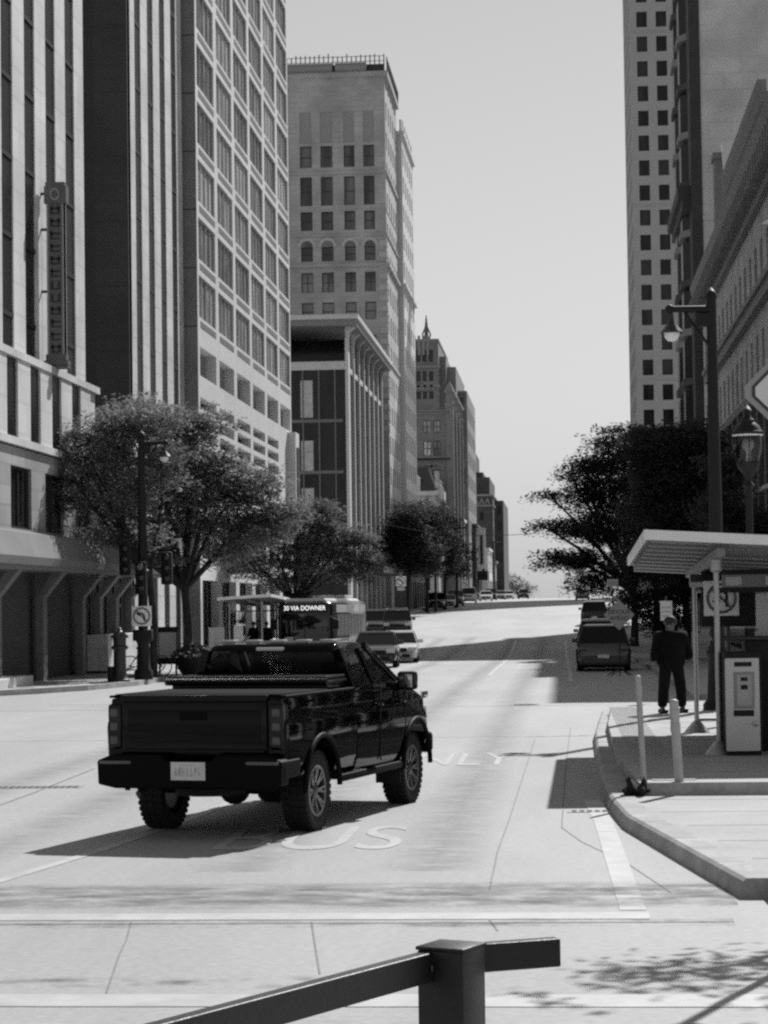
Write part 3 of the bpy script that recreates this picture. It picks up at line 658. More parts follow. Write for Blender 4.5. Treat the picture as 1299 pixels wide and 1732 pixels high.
# second wing
YW0, YW1, XW = 232.2, 249.5, -15.75
W2 = thing('stone_tower', 'paler lower tower wing of close narrow windows just behind the tall stone tower', 'building')
PST = mat('pale_grey_stone', .6, .8, amp=.1, scale=.6)
sops = []
for fl in range(16):
    z = 6.5+fl*2.95
    for c in range(5): y = 1.0+c*3.25; sops.append((y, y+1.4, z, z+1.8))
mb = MB(); facade(mb, (XW, YW0), EAST, YW1-YW0, 0, 50.8, sops, .3); shell(mb, -30, XW, YW0, YW1, 0, 50.8, 'sn'); shell(mb, -30, XW, YW0, YW1, 0, 50.8, 't'); mb.build('wall', PST, W2)
bud = [0]; windows(W2, (XW, YW0), EAST, sops[::-1], .28, 'sash', BRZ, GLB, bud)
boxes('cornice', [(-30, XW+.3, YW0-.3, YW1+.1, 35.0, 35.3), (-30, XW+.25, YW0-.2, YW1+.1, 50.7, 51.1)], PST, W2)
# base pavilion with bracketed cornice under the towers
LB = thing('shop_building', 'low dark shop building with a bracketed cornice below the stone towers', 'building')
mb = MB(); ops = [(a, a+2.2, 5.5, 8.6) for a in frange(1, 22, 3.5)]+[(a, a+2.6, 1.5, 4.6) for a in frange(.8, 22, 3.5)]
facade(mb, (-14.6, 221), EAST, 26, 0, 11.6, ops, .4); shell(mb, -17, -14.6, 221, 247, 0, 11.6, 'snt'); mb.build('wall', STONED, LB)
bud = [0]; windows(LB, (-14.6, 221), EAST, ops, .38, 'sash', BRZ, GLD, bud)
mb = MB(); mb.box(-17, -14.0, 220.6, 247.2, 11.6, 12.1); [mb.box(-14.6, -14.15, y, y+.3, 11.0, 11.6) for y in frange(221.2, 246, 1.3)]; mb.build('cornice', STONED, LB)

# ---- mansard house, brick gothic block, stepped tower, far stepped block
def simple_windows(t, mb, O, u, W, z0, z1, ops, style='sash', depth=.3, mg=None, mf=None):
    facade(mb, O, u, W, z0, z1, ops, depth); b = [0]; windows(t, O, u, ops, depth-.02, style, mf or BRZ, mg or GLB, b)
MH = thing('mansard_house', 'small pale house with a dark mansard roof and dormers, below the gothic block', 'building')
y0 = 268.0; x1 = XatY(738, y0); z1 = ZatY(720, 838, y0)
mb = MB(); simple_windows(MH, mb, (x1-6, y0), SOUTH, 6, 1, z1, [(a, a+.9, z, z+1.7) for a in (.6, 2.5, 4.4) for z in (4, 7, 10)]); shell(mb, x1-6, x1, y0, y0+14, 1, z1, 'ent')
mb.box(x1-6.2, x1+.4, y0-.4, y0+14, z1, z1+.5); mb.build('wall', PST, MH)
mb = MB(); a, b = z1+.5, z1+3.4
mb.add([(x1-6, y0, a), (x1, y0, a), (x1, y0+14, a), (x1-6, y0+14, a), (x1-5.1, y0+.9, b), (x1-.9, y0+.9, b), (x1-.9, y0+13, b), (x1-5.1, y0+13, b)], [(0, 1, 5, 4), (1, 2, 6, 5), (2, 3, 7, 6), (3, 0, 4, 7), (4, 5, 6, 7)]); mb.build('roof', mat('slate_roof', .04, .6, amp=.2, scale=2), MH)
for x in (x1-4.4, x1-2.2): mb = MB(); mb.box(x-.5, x+.5, y0-.1, y0+1, a, a+1.5); mb.prism([(-.65, 1.5), (.65, 1.5), (0, 2.1)], (x, y0-.2, a), (1, 0, 0), (0, 0, 1), (0, 1.4, 0)); mb.build('dormer', STONE, MH)
mb = MB(); mb.box(x1-.5, x1+.7, y0+1, y0+13, z1-.3, z1+.9); [mb.lathe((x1+.1, y, z1+.9), [(.3, 0), (.35, .5), (.12, .9), (.2, 1.2), (0, 1.5)], 8) for y in (y0+1, y0+5, y0+9, y0+13)]; mb.build('balustrade', STONE, MH)

y0 = 282.0; x1 = XatY(757, y0, 720); zt = ZatY(740, 693, y0)
GB = thing('gothic_building', 'brown brick gothic block with paired windows and stone pinnacles along its street side', 'building')
BR = brickmat('old_brick', .22, .17, .45, .16, .18)
xc = [XatY(p, y0, 740) for p in (716, 729, 733, 745)]; zz = [ZatY(730, p, y0) for p in (732, 711, 771, 746)]
x0 = -22.0; ops = [(xc[i]-x0, xc[i+1]-x0, zz[j], zz[j+1], 'cross') for i in (0, 2) for j in (0, 2)]
zz2 = [ZatY(730, p, y0) for p in (830, 795)]; ops += [(xc[i]-x0-.1, xc[i+1]-x0-.1, zz2[0], zz2[1]) for i in (0, 2)]
ops += [(xc[i]-x0, xc[i+1]-x0, z, z+1.9) for i in (0, 2) for z in (12.2, 9, 5.6)]
mb = MB(); simple_windows(GB, mb, (x0, y0), SOUTH, x1-x0, 1, zt, ops, mg=GLC)
L = 30; sops = [(a, a+1.3, z, z+2.2) for a in frange(1.5, 27, 3.2) for z in frange(4, 21, 3.6)]
simple_windows(GB, mb, (x1, y0), EAST, L, 1, zt, sops); shell(mb, x0, x1, y0, y0+L, 1, zt, 'nt'); mb.build('wall', BR, GB)
mb = MB(); 
for z in (zz[2]-.5, zz2[1]+1.2, zz[1]+1.0, zt-.5): mb.box(x0, x1+.2, y0-.18, y0+L, z, z+.25)
for i in (0, 2):
    c = (xc[i]+xc[i+1])/2-.1; r_ = .62; pts = [(c+r_*math.cos(t), zz2[1]+r_*math.sin(t)) for t in frange(0, PI, .3)]; po = [(c+(r_+.3)*math.cos(t), zz2[1]+(r_+.3)*math.sin(t)) for t in frange(0, PI, .3)]
    mb.prism(po+pts[::-1], (0, y0-.15, 0), (1, 0, 0), (0, 0, 1), (0, .15, 0))
mb.build('string_course', mat('brown_stone', .24, .8, amp=.15, scale=2), GB)
for k, y in enumerate((y0+.4, y0+9, y0+18, y0+27)):
    mb = MB(); mb.box(x1-.2, x1+.75, y-.5, y+.5, 1, zt+.4); mb.lathe((x1+.28, y, zt+.4), [(.62, 0), (.62, .5), (.45, .55), (.45, 1.6), (.7, 1.8), (.35, 2.6), (.12, 3.0), (0, 3.2)], 8); mb.build('pinnacle', mat('brown_stone', .24), GB)

# stepped tower behind
ST_ = thing('stepped_tower', 'tall stepped art deco tower with arched openings and a thin rooftop mast', 'building')
y0 = 322.0; tiers = [(785, 652), (768, 615), (756, 600), (748, 573)]
SB = brickmat('deco_brick', .23, .19, .9, .3, .12); zp = 2; prev = None
xs0 = XatY(700, y0)-1.5; yy = y0+6
Zs = [ZatY(740, p[1], y0) for p in tiers]; Xs = [XatY(p[0], y0, p[1]) for p in tiers]
mb = MB(); simple_windows(ST_, mb, (Xs[0], y0+9), EAST, 31, zp, Zs[0], [(a, a+1.1, z, z+2.0) for a in frange(1.5, 28, 2.9) for z in frange(6, Zs[0]-4, 3.4)], 'thin', .35, GLD); simple_windows(ST_, mb, (xs0-8, y0+9), SOUTH, Xs[0]-xs0+8, zp, Zs[0], [(Xs[0]-xs0+8-d, Xs[0]-xs0+8-d+.8, z, z+2.0) for d in (1.3, 2.6) for z in frange(6, Zs[0]-3, 3.4)], 'thin', .3, GLD); shell(mb, xs0-8, Xs[0], y0+9, y0+40, zp, Zs[0], 'nt'); shell(mb, xs0-7, Xs[1], y0+5, y0+34, Zs[0]-9, Zs[1], 'esnt')
shell(mb, xs0-6, Xs[2]-.3, y0+2.5, y0+30, Zs[0]-12, Zs[2], 'esnt')
cx = [XatY(p, y0, 640) for p in (704, 711.5, 715, 722, 725.5, 733)]
zw = [ZatY(715, p, y0) for p in (645, 628, 675, 662, 612, 592)]
ops = [(cx[i]-xs0+5, cx[i+1]-xs0+5, zw[a], zw[a+1]) for i in (0, 2, 4) for a in (0, 2, 4)]
simple_windows(ST_, mb, (xs0-5, y0), SOUTH, Xs[3]-.6-xs0+5, Zs[0]-16, Zs[3], ops, 'thin', .5, GLD)
shell(mb, xs0-5, Xs[3]-.6, y0, y0+26, Zs[0]-16, Zs[3], 'ent')
mb.build('wall', SB, ST_)
mb = MB(); dtp = mat('deco_stone_trim', .3, .8, amp=.15, scale=2)
for z in (zw[1]+.5, zw[3]+.6, Zs[3]-.3): mb.box(xs0-5.1, Xs[3]-.5, y0-.15, y0+26, z, z+.3)
for k in range(12): x = xs0-3+k*.62; mb.box(x, x+.35, y0-.12, y0, Zs[3]-2.3, Zs[3]+.5) if x < Xs[3]-1 else None
for i in (0, 2, 4):
    c = (cx[i]+cx[i+1])/2; mb.prism([(-.55, 0), (-.3, .7), (0, 1), (.3, .7), (.55, 0), (.35, 0), (0, .6), (-.35, 0)], (c, y0-.15, zw[3]), (1, 0, 0), (0, 0, 1), (0, .15, 0))
mb.build('trim', dtp, ST_)
mb = MB(); ax = XatY(721, y0+8, 550); az0, az1 = Zs[3], ZatY(721, 533, y0+8)
mb.tube([(ax, y0+8, az0), (ax, y0+8, az0+(az1-az0)*.6), (ax, y0+8, az1)], [.4, .28, .06], 6)
for s in (-1, 1): mb.tube([(ax+s*.15, y0+8, az0), (ax+s*.6, y0+8, az0+1.6), (ax, y0+8, az0+3)], .12, 5)
mb.build('mast', M_['midgrey'], ST_)

FB = thing('stepped_block', 'far stepped brick block with a pale zigzag frieze under its roofline', 'building')
y0 = 400.0; xA, xB_ = XatY(784, y0)-8, XatY(857, y0); z1, z2, z3 = ZatY(820, 838, y0), ZatY(810, 803, y0), ZatY(795, 757, y0); xC, xD = XatY(831, y0+8), XatY(807, y0+12)
mb = MB(); xq = XatY(836, y0); fops = [(XatY(p, y0)-xA, XatY(p+6, y0)-xA, z, z+1.5) for p in (790, 802, 814) for z in frange(5, 17, 2.9)]
simple_windows(FB, mb, (xA, y0), SOUTH, xq-xA, 1.5, z1, fops, 'thin', .3, GLD)
eops = [(a, a+1.2, z, z+1.5) for a in frange(3, 42, 5) for z in frange(5, 17, 2.9)]
simple_windows(FB, mb, (xq, y0), EAST, 46, 1.5, z1, eops, 'thin', .3, GLD); shell(mb, xA, xq, y0, y0+46, 1.5, z1, 'nt')
simple_windows(FB, mb, (xq, y0+10), SOUTH, xB_-.6-xq, 1.5, z1-.5, [(.5, 1.2, z, z+1.6) for z in frange(4, z1-3, 2.9)], 'thin', .3, GLD); shell(mb, xq, xB_-.6, y0+10, y0+46, 1.5, z1-.5, 'ent'); shell(mb, xA, xC, y0+8, y0+40, z1, z2, 'esnt'); shell(mb, xA, xD, y0+12, y0+34, z2, z3, 'esnt')
mb.box(xA, xC-1.2, y0+10, y0+36, z2, z2+1.0); mb.build('wall', brickmat('far_brick', .07, .06, .9, .3, .15), FB)
mb = MB(); mb.box(xA, xq+.2, y0-.2, y0+46.2, z1-1.9, z1-1.7); mb.box(xA, xq+.2, y0-.2, y0+46.2, z1-.1, z1+.2)
x = xA
while x < xq-.8: mb.prism([(0, -1.6), (.45, -.3), (.9, -1.6), (.7, -1.6), (.45, -.8), (.2, -1.6)], (x, y0-.12, z1), (1, 0, 0), (0, 0, 1), (0, .12, 0)); x += 1.0
mb.build('frieze', dtp, FB)
# row of lower shopfront buildings beyond the gothic block
def rowhouse(label, px0, px1, ptop, Y, Lg, m, name='shop_building'):
    t = thing(name, label, 'building'); x1 = XatY(px1, Y); x0 = XatY(px0, Y)-3; z1 = ZatY(px1, ptop, Y); base = g(Y)
    mb = MB(); wz = [z for z in frange(base+4.5, z1-2.2, 3.2)] if z1-base > 7 else []
    simple_windows(t, mb, (x0, Y), SOUTH, x1-x0, base-.5, z1, [(a, a+.9, z, z+1.7) for a in frange(.7, x1-x0-1.4, 1.6) for z in wz])
    simple_windows(t, mb, (x1, Y), EAST, Lg, base-.5, z1, [(a, a+1.2, z, z+1.8) for a in frange(1, Lg-2, 2.6) for z in wz]+[(a, a+2.6, base+.6, base+3.2) for a in frange(.8, Lg-3.5, 3.4)])
    shell(mb, x0, x1, Y, Y+Lg, base-.5, z1, 'nt'); mb.box(x0, x1+.3, Y-.25, Y+Lg, z1, z1+.35); mb.build('wall', m, t); return t
rowhouse('narrow light stone shop building beside the gothic block', 768, 782, 880, 318, 22, PST)
t = rowhouse('dark theatre building with a tall pale vertical sign on its street side', 785, 806, 890, 342, 26, MATS['far_brick']if 'far_brick' in MATS else BR)
mb = MB(); x = XatY(816, 345); mb.box(x-.7, x+.6, 345, 345.5, ZatY(816, 962, 345), ZatY(816, 893, 345)); mb.build('vertical_sign', M_['white'], t)
mb = MB(); mb.box(x-.25, x+.2, 344.95, 345, ZatY(816, 955, 345), ZatY(816, 905, 345)); mb.build('sign_panel', M_['dark'], t)
mb = MB(); x = XatY(826, 348); mb.box(x-4.5, x, 346, 354, ZatY(820, 981, 348), ZatY(820, 966, 348)); mb.build('marquee', M_['black'], t)
rowhouse('light grey two storey shop building beyond the theatre', 800, 826, 930, 372, 24, STONE)
rowhouse('dim low shop building below the far stepped block', 820, 838, 952, 398, 30, STONED)

# ------------------------------------------------------------------ right side buildings
WEST = (0, -1, 0)
R1 = thing('concrete_tower', 'grey tower of small square windows standing far down the right side', 'building')
y0 = 311.0; x0 = XatY(1075, y0, 560); W = 16.0; TG = mat('tower_concrete', .42, .85, .3, amp=.06, scale=.4, amp2=.05, scale2=6)
c0 = [XatY(p, y0, 560)-x0 for p in (1086, 1104, 1119, 1138.5)]; pit = c0[2]-c0[0]; wd = c0[1]-c0[0]
zr0 = ZatY(1110, 592, y0); fl = (ZatY(1110, 311, y0)-zr0)*(1/6.72)
ops = []
for k in range(-6, 20):
    z = zr0+k*3.42
    if z > 3: ops += [(c0[0]+i*pit, c0[0]+i*pit+wd, z, z+2.15) for i in range(4)]
mb = MB(); facade(mb, (x0, y0), SOUTH, W, 0, 96, ops, .5)
bud = [0]; windows(R1, (x0, y0), SOUTH, sorted(ops, key=lambda o: (o[0] > 5, o[2])), .45, 'thin', BRZ, GLD, bud)
wops = [(a, a+1.5, z, z+2.15) for a in frange(2, 26, 3.2) for z in frange(8, 90, 3.42)]
facade(mb, (x0, y0+30), WEST, 30, 0, 96, wops, .5); shell(mb, x0, x0+W, y0, y0+30, 0, 96, 'ent'); mb.build('wall', TG, R1)
windows(R1, (x0, y0+30), WEST, wops, .45, 'thin', BRZ, GLD, bud)
boxes('string_course', [(x0-.1, x0+W, y0-.12, y0, zr0+k*3.42-.75, zr0+k*3.42-.6) for k in (-1, 6, 13)], TG, R1)

R2 = thing('blank_wall_tower', 'tower with a huge blank pale wall and a dark street side of stacked bay windows', 'building')
X2, Y2, Y3, Z2 = 9.0, 151.5, 167.0, 47.5
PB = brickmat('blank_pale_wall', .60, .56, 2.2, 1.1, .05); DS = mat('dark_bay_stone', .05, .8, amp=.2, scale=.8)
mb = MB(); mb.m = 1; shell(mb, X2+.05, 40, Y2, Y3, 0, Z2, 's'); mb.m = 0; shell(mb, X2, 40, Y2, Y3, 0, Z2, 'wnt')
mb.m = 0; mb.box(X2-.02, X2+.7, Y2-.06, Y2+.4, 0, Z2); mb.build('wall', [DS, PB], R2)  # near-corner pier: dark colour stands in for a shadowed slit
mb = MB(); mb.box(X2+.7, 40, Y2-.08, Y2, 27.6, 27.9); mb.build('wall_seam', PB, R2)
LT = mat('bay_pale_trim', .2, .8, amp=.1, scale=2); bud = 0
for k in range(13):
    z = 4+k*3.35
    for y in (Y2+3, Y2+10):
        mb = MB(); mb.prism([(0, 0), (-.45, .9), (-.45, 3.1), (0, 4.0)], (X2, y, z), (1, 0, 0), (0, 1, 0), (0, 0, 2.6)); b = mb.build('bay_window', GLR, R2)
        mb = MB(); mb.m = 0; mb.prism([(0, -.3), (-.6, .7), (-.6, 3.3), (0, 4.3)], (X2, y, z-.45), (1, 0, 0), (0, 1, 0), (0, 0, .45)); mb.build('sill', LT if k % 2 else DS, b)
boxes('cornice', [(X2-.9, X2+.0, Y2+.5, Y3, 29.2, 30.0), (X2-.6, X2, Y2+.5, Y3, 28.5, 29.2), (X2-1.0, 40, Y2-.5, Y3, Z2, Z2+.5)], DS, R2)

R3 = thing('ornate_building', 'ornate grey stone building with a deep bracketed cornice on the right side', 'building')
X3, Y4, Y5, Z3 = 9.0, 75.5, 142.5, 21.8
LST = brickmat('dark_lower_stone', .13, .10, 1.2, .5, .15); OST = brickmat('ornate_stone', .42, .34, 1.0, .4, .1)
ops = [(a, a+1.3, z, z+2.1) for a in frange(1.6, 62, 3.0) for z in (12.2, 16.2)]
low = [(a, a+1.8, z, z+2.6) for a in frange(8, 62, 3.6) for z in (4.6, 8.2)]
mb = MB(); mb.m = 1; facade(mb, (X3, Y5), WEST, Y5-Y4, 0, 11.6, low, .35); mb.m = 0; facade(mb, (X3, Y5), WEST, Y5-Y4, 11.6, Z3, ops, .35); shell(mb, X3, 30, Y4, Y5, 0, Z3, 'sn'); shell(mb, X3, 30, Y4, Y5, 0, Z3+.1, 't'); mb.build('wall', [OST, LST], R3)
bud = [0]; windows(R3, (X3, Y5), WEST, ops+low, .33, 'sash', BRZ, GLD, bud)
mb = MB(); CS = mat('cornice_dark_stone', .2, .8, amp=.2, scale=1.5)
mb.prism([(0, 19.6), (-.3, 19.6), (-.35, 20.4), (-.55, 20.9), (-.65, 21.3), (-.72, 21.7), (-.75, 21.9), (0, 21.9)], (X3, Y4, 0), (1, 0, 0), (0, 0, 1), (0, Y5-Y4+.3, 0))
mb.build('cornice', CS, R3)
boxes('bracket', [(X3-.85, X3-.3, y, y+.35, 19.9, 20.9) for y in frange(Y4+.5, Y5-.6, 1.2)], CS, R3)
mb = MB(); ya = 121.0
mb.box(X3+.1, 24, 98, ya, 21.85, 24.2); mb.prism([(0, 23.6), (-.2, 23.8), (-.35, 24.3), (-.4, 24.7), (0, 24.7)], (X3+.1, 98, 0), (1, 0, 0), (0, 0, 1), (0, ya-98, 0)); mb.build('attic', CS, R3)
mb = MB(); mb.box(X3-.35, X3+.5, 124.2, 125.6, 21.85, 26.4); mb.box(X3-.45, X3+.6, 124.0, 125.8, 26.4, 26.7); mb.build('corner_pier', CS, R3)
mb = MB(); mb.prism([(0, 0), (.2, .5), (-.8, .45), (-1.6, -.6), (-3.4, -2.0), (-4.4, -2.2), (-4.4, -2.6), (-3.2, -2.6), (-1.8, -1.7), (-.6, -.4)], (X3+.0, 124.1, 26.6), (0, 1, 0), (0, 0, 1), (.8, 0, 0)); mb.build('scroll', M_['white'], R3)
mb = MB()
for z, h, o in ((15.2, .5, .35), (11.4, .4, .3), (15.7, .25, .5), (3.9, .5, .4)): mb.box(X3-o, X3, Y4, Y5-6, z, z+h)
mb.build('belt_course', CS, R3)
mb = MB(); [mb.box(X3-.28, X3, y, y+.7, 4.4, 11.4) for y in frange(Y4+.4, Y5-8, 3.6)]; mb.build('pilasters', LST, R3)
mb = MB(); mb.box(X3-.5, X3+.0, Y4, Y5-8, .2, 3.9); mb.build('shopfront', mat('shopfront_shadow_tone', .02, .3), R3)  # shadow on the lower front put into a near-black colour

# ------------------------------------------------------------------ trees
def tree(name, label, base, trunk_h, blobs, leaf, n_clump, per, ls, mtl, group=None, tr=.14, forks=None, seed=1, flat=.35):
    rg = random.Random(seed); t = thing(name, label, 'tree', base, 0, group); b = MB()
    top = Vector((rg.uniform(-.15, .15), rg.uniform(-.15, .15), trunk_h))
    b.tube([(0, 0, -.2), (0, 0, .25), (.04, .02, trunk_h*.5), top], [tr*1.5, tr*1.1, tr*.95, tr*.85], 10)
    L = MB(); cl = []
    for (cx, cy, cz, rx, ry, rz) in blobs:
        c = Vector((cx, cy, cz)); mid = top.lerp(c, .55)+Vector((rg.uniform(-.3, .3), rg.uniform(-.3, .3), .25))
        b.tube([top-Vector((0, 0, .15)), mid, c], [tr*.62, tr*.42, tr*.14], 7)
        for k in range(5):
            e = c+Vector((rg.gauss(0, .5)*rx, rg.gauss(0, .5)*ry, rg.gauss(0, .45)*rz)); s = mid.lerp(c, rg.uniform(.3, 1))
            b.tube([s, s.lerp(e, .5)+Vector((0, 0, .12)), e], [tr*.2, tr*.13, tr*.04], 5)
        vol = rx*ry*rz
        for k in range(max(3, int(n_clump*vol**.67))):
            d = Vector((rg.gauss(0, 1), rg.gauss(0, 1), rg.gauss(0, 1))).normalized()*(rg.random()**.38)
            cl.append((c+Vector((d.x*rx, d.y*ry, d.z*rz)), d))
    vs, fs = [], []
    for p, d in cl:
        R_ = ls*rg.uniform(2.2, 4.2); dx, dy = rg.uniform(-.35, .35), rg.uniform(-.35, .35); a0 = rg.uniform(0, 2*PI)
        for k in range(per):
            a = rg.gauss(a0, 1.1); r_ = R_*rg.random()**.6; x, y = math.cos(a)*r_, math.sin(a)*r_
            q = p+Vector((x, y, x*dx+y*dy+rg.gauss(0, flat*ls)-.18*r_)); th = rg.uniform(0, 2*PI); u = Vector((math.cos(th), math.sin(th), rg.gauss(0, .4))).normalized()
            v = u.cross(Vector((rg.gauss(0, .45), rg.gauss(0, .45), 1))).normalized(); l_ = ls*rg.uniform(.5, 1.1); w_ = l_*rg.uniform(.28, .5)
            o = len(vs); vs += [tuple(q-u*l_*.5), tuple(q+v*w_*.5), tuple(q+u*l_*.5), tuple(q-v*w_*.5)]; fs.append((o, o+1, o+2, o+3))
    L.v, L.f, L.mi, L.sm = vs, fs, [0]*len(fs), [False]*len(fs)
    b.build('trunk', M_['bark'], t); L.build('crown', mtl, t); return t
LF1 = leafmat('locust_leaves', .19, .5); LF2 = leafmat('dark_leaves', .05, .35); LF3 = leafmat('shaded_leaves', .07, .45)  # shaded_leaves: shade on the right-hand trees put into a darker leaf colour
Yt = 80.0; bx = XatY(316, Yt)
tree('street_tree', 'large feathery locust tree with a forked trunk, right of the left corner signal pole', (bx, Yt, g(Yt)+.2), 3.0,
     [(-3.4, 0, 5.6, 1.6, 1.6, .8), (-3.2, .4, 8.0, 1.5, 1.5, .8), (-2.9, 0, 6.8, 1.4, 1.5, .8), (-1.6, -.4, 9.0, 1.7, 1.6, .8), (.2, 0, 8.7, 1.3, 1.4, .6), (-1.2, .3, 6.5, 1.7, 1.8, .9), (.3, .2, 7.5, 1.6, 1.8, .95), (.9, -.2, 6.1, 1.6, 1.7, .9), (2.1, .2, 6.6, 1.3, 1.5, .7), (2.2, 0, 5.0, 1.3, 1.5, .7), (-2.8, .1, 4.3, 1.1, 1.2, .6), (-1.1, -.3, 4.1, 1.0, 1.2, .5), (1.5, .2, 4.2, 1.0, 1.2, .5), (-.5, .5, 5.2, 1.6, 1.7, .7), (3.3, .1, 5.6, .9, 1.2, .6), (-2.1, -.4, 4.3, 1.0, 1.1, .5)],
     None, 72, 40, .23, LF1, 'street trees on the left pavement', .17, seed=3)
Yt = 73.0; bx = XatY(258, Yt)
tree('street_tree', 'locust tree nearest the stone podium, its trunk behind the left corner signal pole', (bx, Yt, g(Yt)+.15), 3.4,
     [(-1.9, -.6, 7.0, 1.0, 1.2, .8), (-1.4, .2, 8.1, 1.1, 1.2, .6), (-.3, 0, 8.3, 1.2, 1.3, .6), (-2.2, -.5, 5.8, .8, 1.1, .6), (-1.0, -.4, 5.9, 1.1, 1.2, .7), (.3, 0, 6.9, 1.1, 1.3, .8), (-.6, .2, 4.6, 1.0, 1.1, .5), (-2.5, -.2, 7.9, .5, .8, .3), (-1.9, 0, 4.7, .7, .8, .35), (-2.5, -.6, 6.5, .5, .7, .3)],
     None, 80, 40, .21, LF1, 'street trees on the left pavement', .13, seed=4)
Yt = 112.0; bx = XatY(497, Yt)
tree('street_tree', 'spreading locust tree beside the bus shelter on the left pavement', (bx, Yt, g(Yt)+.2), 2.6,
     [(-3.2, 0, 4.9, 1.2, 1.5, .8), (-2.4, 0, 4.6, 1.3, 1.5, .8), (-1.6, 0, 6.1, 1.6, 1.6, .9), (.3, 0, 6.3, 1.6, 1.7, .85), (1.7, 0, 5.6, 1.5, 1.6, .8), (2.9, -.4, 4.4, 1.1, 1.3, .9), (3.7, .2, 4.6, .7, .9, .6), (.4, 0, 4.7, 1.6, 1.6, .8), (1.5, -.2, 7.2, .7, .9, .5), (3.3, 0, 5.8, .7, .8, .5), (-.8, .3, 3.6, 1.2, 1.2, .5)],
     None, 72, 38, .25, LF1, 'street trees on the left pavement', .15, seed=5)
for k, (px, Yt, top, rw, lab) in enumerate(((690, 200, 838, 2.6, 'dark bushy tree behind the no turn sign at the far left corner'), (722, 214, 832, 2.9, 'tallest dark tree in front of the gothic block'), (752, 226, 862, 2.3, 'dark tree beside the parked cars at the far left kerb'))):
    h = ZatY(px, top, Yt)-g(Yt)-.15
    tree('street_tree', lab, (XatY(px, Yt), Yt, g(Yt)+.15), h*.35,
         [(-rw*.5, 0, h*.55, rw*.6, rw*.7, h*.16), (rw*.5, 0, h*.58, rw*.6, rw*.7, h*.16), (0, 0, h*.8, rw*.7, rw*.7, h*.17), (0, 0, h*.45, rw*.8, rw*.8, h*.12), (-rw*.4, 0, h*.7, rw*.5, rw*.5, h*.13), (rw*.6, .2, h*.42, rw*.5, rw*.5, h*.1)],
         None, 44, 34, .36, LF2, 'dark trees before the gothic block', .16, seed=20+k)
# right side
Yt = 118.0; bx = XatY(1072, Yt)
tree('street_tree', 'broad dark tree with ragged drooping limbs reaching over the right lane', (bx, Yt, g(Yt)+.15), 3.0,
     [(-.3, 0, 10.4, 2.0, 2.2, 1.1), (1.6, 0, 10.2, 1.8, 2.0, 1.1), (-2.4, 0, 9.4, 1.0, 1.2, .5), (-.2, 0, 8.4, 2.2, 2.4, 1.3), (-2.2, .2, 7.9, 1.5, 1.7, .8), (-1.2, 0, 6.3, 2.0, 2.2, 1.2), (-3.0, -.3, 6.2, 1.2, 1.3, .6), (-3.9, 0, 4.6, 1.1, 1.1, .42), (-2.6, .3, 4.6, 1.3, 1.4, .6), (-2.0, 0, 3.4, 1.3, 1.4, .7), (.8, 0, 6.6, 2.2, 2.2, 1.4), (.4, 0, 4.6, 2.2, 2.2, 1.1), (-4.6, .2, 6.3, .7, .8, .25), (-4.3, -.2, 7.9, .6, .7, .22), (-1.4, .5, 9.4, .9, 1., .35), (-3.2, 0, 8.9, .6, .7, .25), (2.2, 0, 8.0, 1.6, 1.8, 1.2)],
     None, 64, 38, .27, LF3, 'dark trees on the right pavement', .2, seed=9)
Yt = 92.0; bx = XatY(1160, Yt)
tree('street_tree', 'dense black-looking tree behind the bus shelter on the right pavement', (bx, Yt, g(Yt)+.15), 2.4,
     [(.3, 0, 8.9, 1.5, 1.6, .8), (-1.2, .2, 8.6, 1.0, 1.2, .7), (0, 0, 7.6, 1.6, 1.7, 1.0), (-.9, 0, 6.0, 1.5, 1.6, 1.2), (.9, 0, 5.9, 1.5, 1.6, 1.3), (-1.2, .3, 4.2, 1.4, 1.5, 1.0), (.6, 0, 4.1, 1.7, 1.7, 1.0), (1.6, 0, 7.4, .9, 1., .6), (-1.3, 0, 7.4, .8, .9, .6), (0, 0, 3.0, 1.5, 1.4, .6), (-1.9, 0, 2.4, .9, 1.1, .6), (-.9, .3, 1.9, 1.0, 1.1, .7)],  # last two low clumps added to darken the space behind the person
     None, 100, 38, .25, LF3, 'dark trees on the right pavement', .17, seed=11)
Yt = 80.0; bx = XatY(1262, Yt)
tree('street_tree', 'low dark tree seen past the lantern above the right shelter roof', (bx, Yt, g(Yt)+.15), 1.8,
     [(0, 0, 3.8, 1.2, 1.3, .9), (-.8, 0, 5.4, .8, 1.0, .8), (.5, 0, 4.9, .9, 1.1, .6), (-.7, 0, 6.9, .55, .8, .6)],
     None, 120, 38, .24, LF3, 'dark trees on the right pavement', .12, seed=17)
# unseen tree added outside the frame so its shade falls across the road corner
tree('street_tree', 'unseen corner tree added to throw leafy shade on the near right road', (3.3, 19.4, .15), 2.6,
     [(0, 0, 4.6, .9, .9, .5), (-.9, .4, 5.4, .6, .7, .35), (.6, -.5, 5.6, .8, .7, .4), (-.3, -.9, 4.0, .6, .6, .3)],
     None, 26, 22, .2, LF1, None, .1, seed=13)
# far bushes on the crest
for k, (px, py, Y, rr_) in enumerate(((862, 1000, 470, 4.0), (876, 1004, 480, 3.2), (892, 1007, 490, 2.6), (848, 996, 455, 3.4))):
    t = tree('far_tree', ['rounded tree at the foot of the far stepped block', 'low tree on the far crest, second from the stepped block', 'small tree where the road meets the sky', 'tree nearest to the wall of the far stepped block'][k], (XatY(px, Y), Y, g(Y)), 1.2,
         [(0, 0, rr_*.8, rr_*.8, rr_*.8, rr_*.5), (-rr_*.4, 0, rr_*.5, rr_*.6, rr_*.6, rr_*.4)], None, 8, 22, .5, LF2, 'trees on the far crest', .15, seed=40+k)

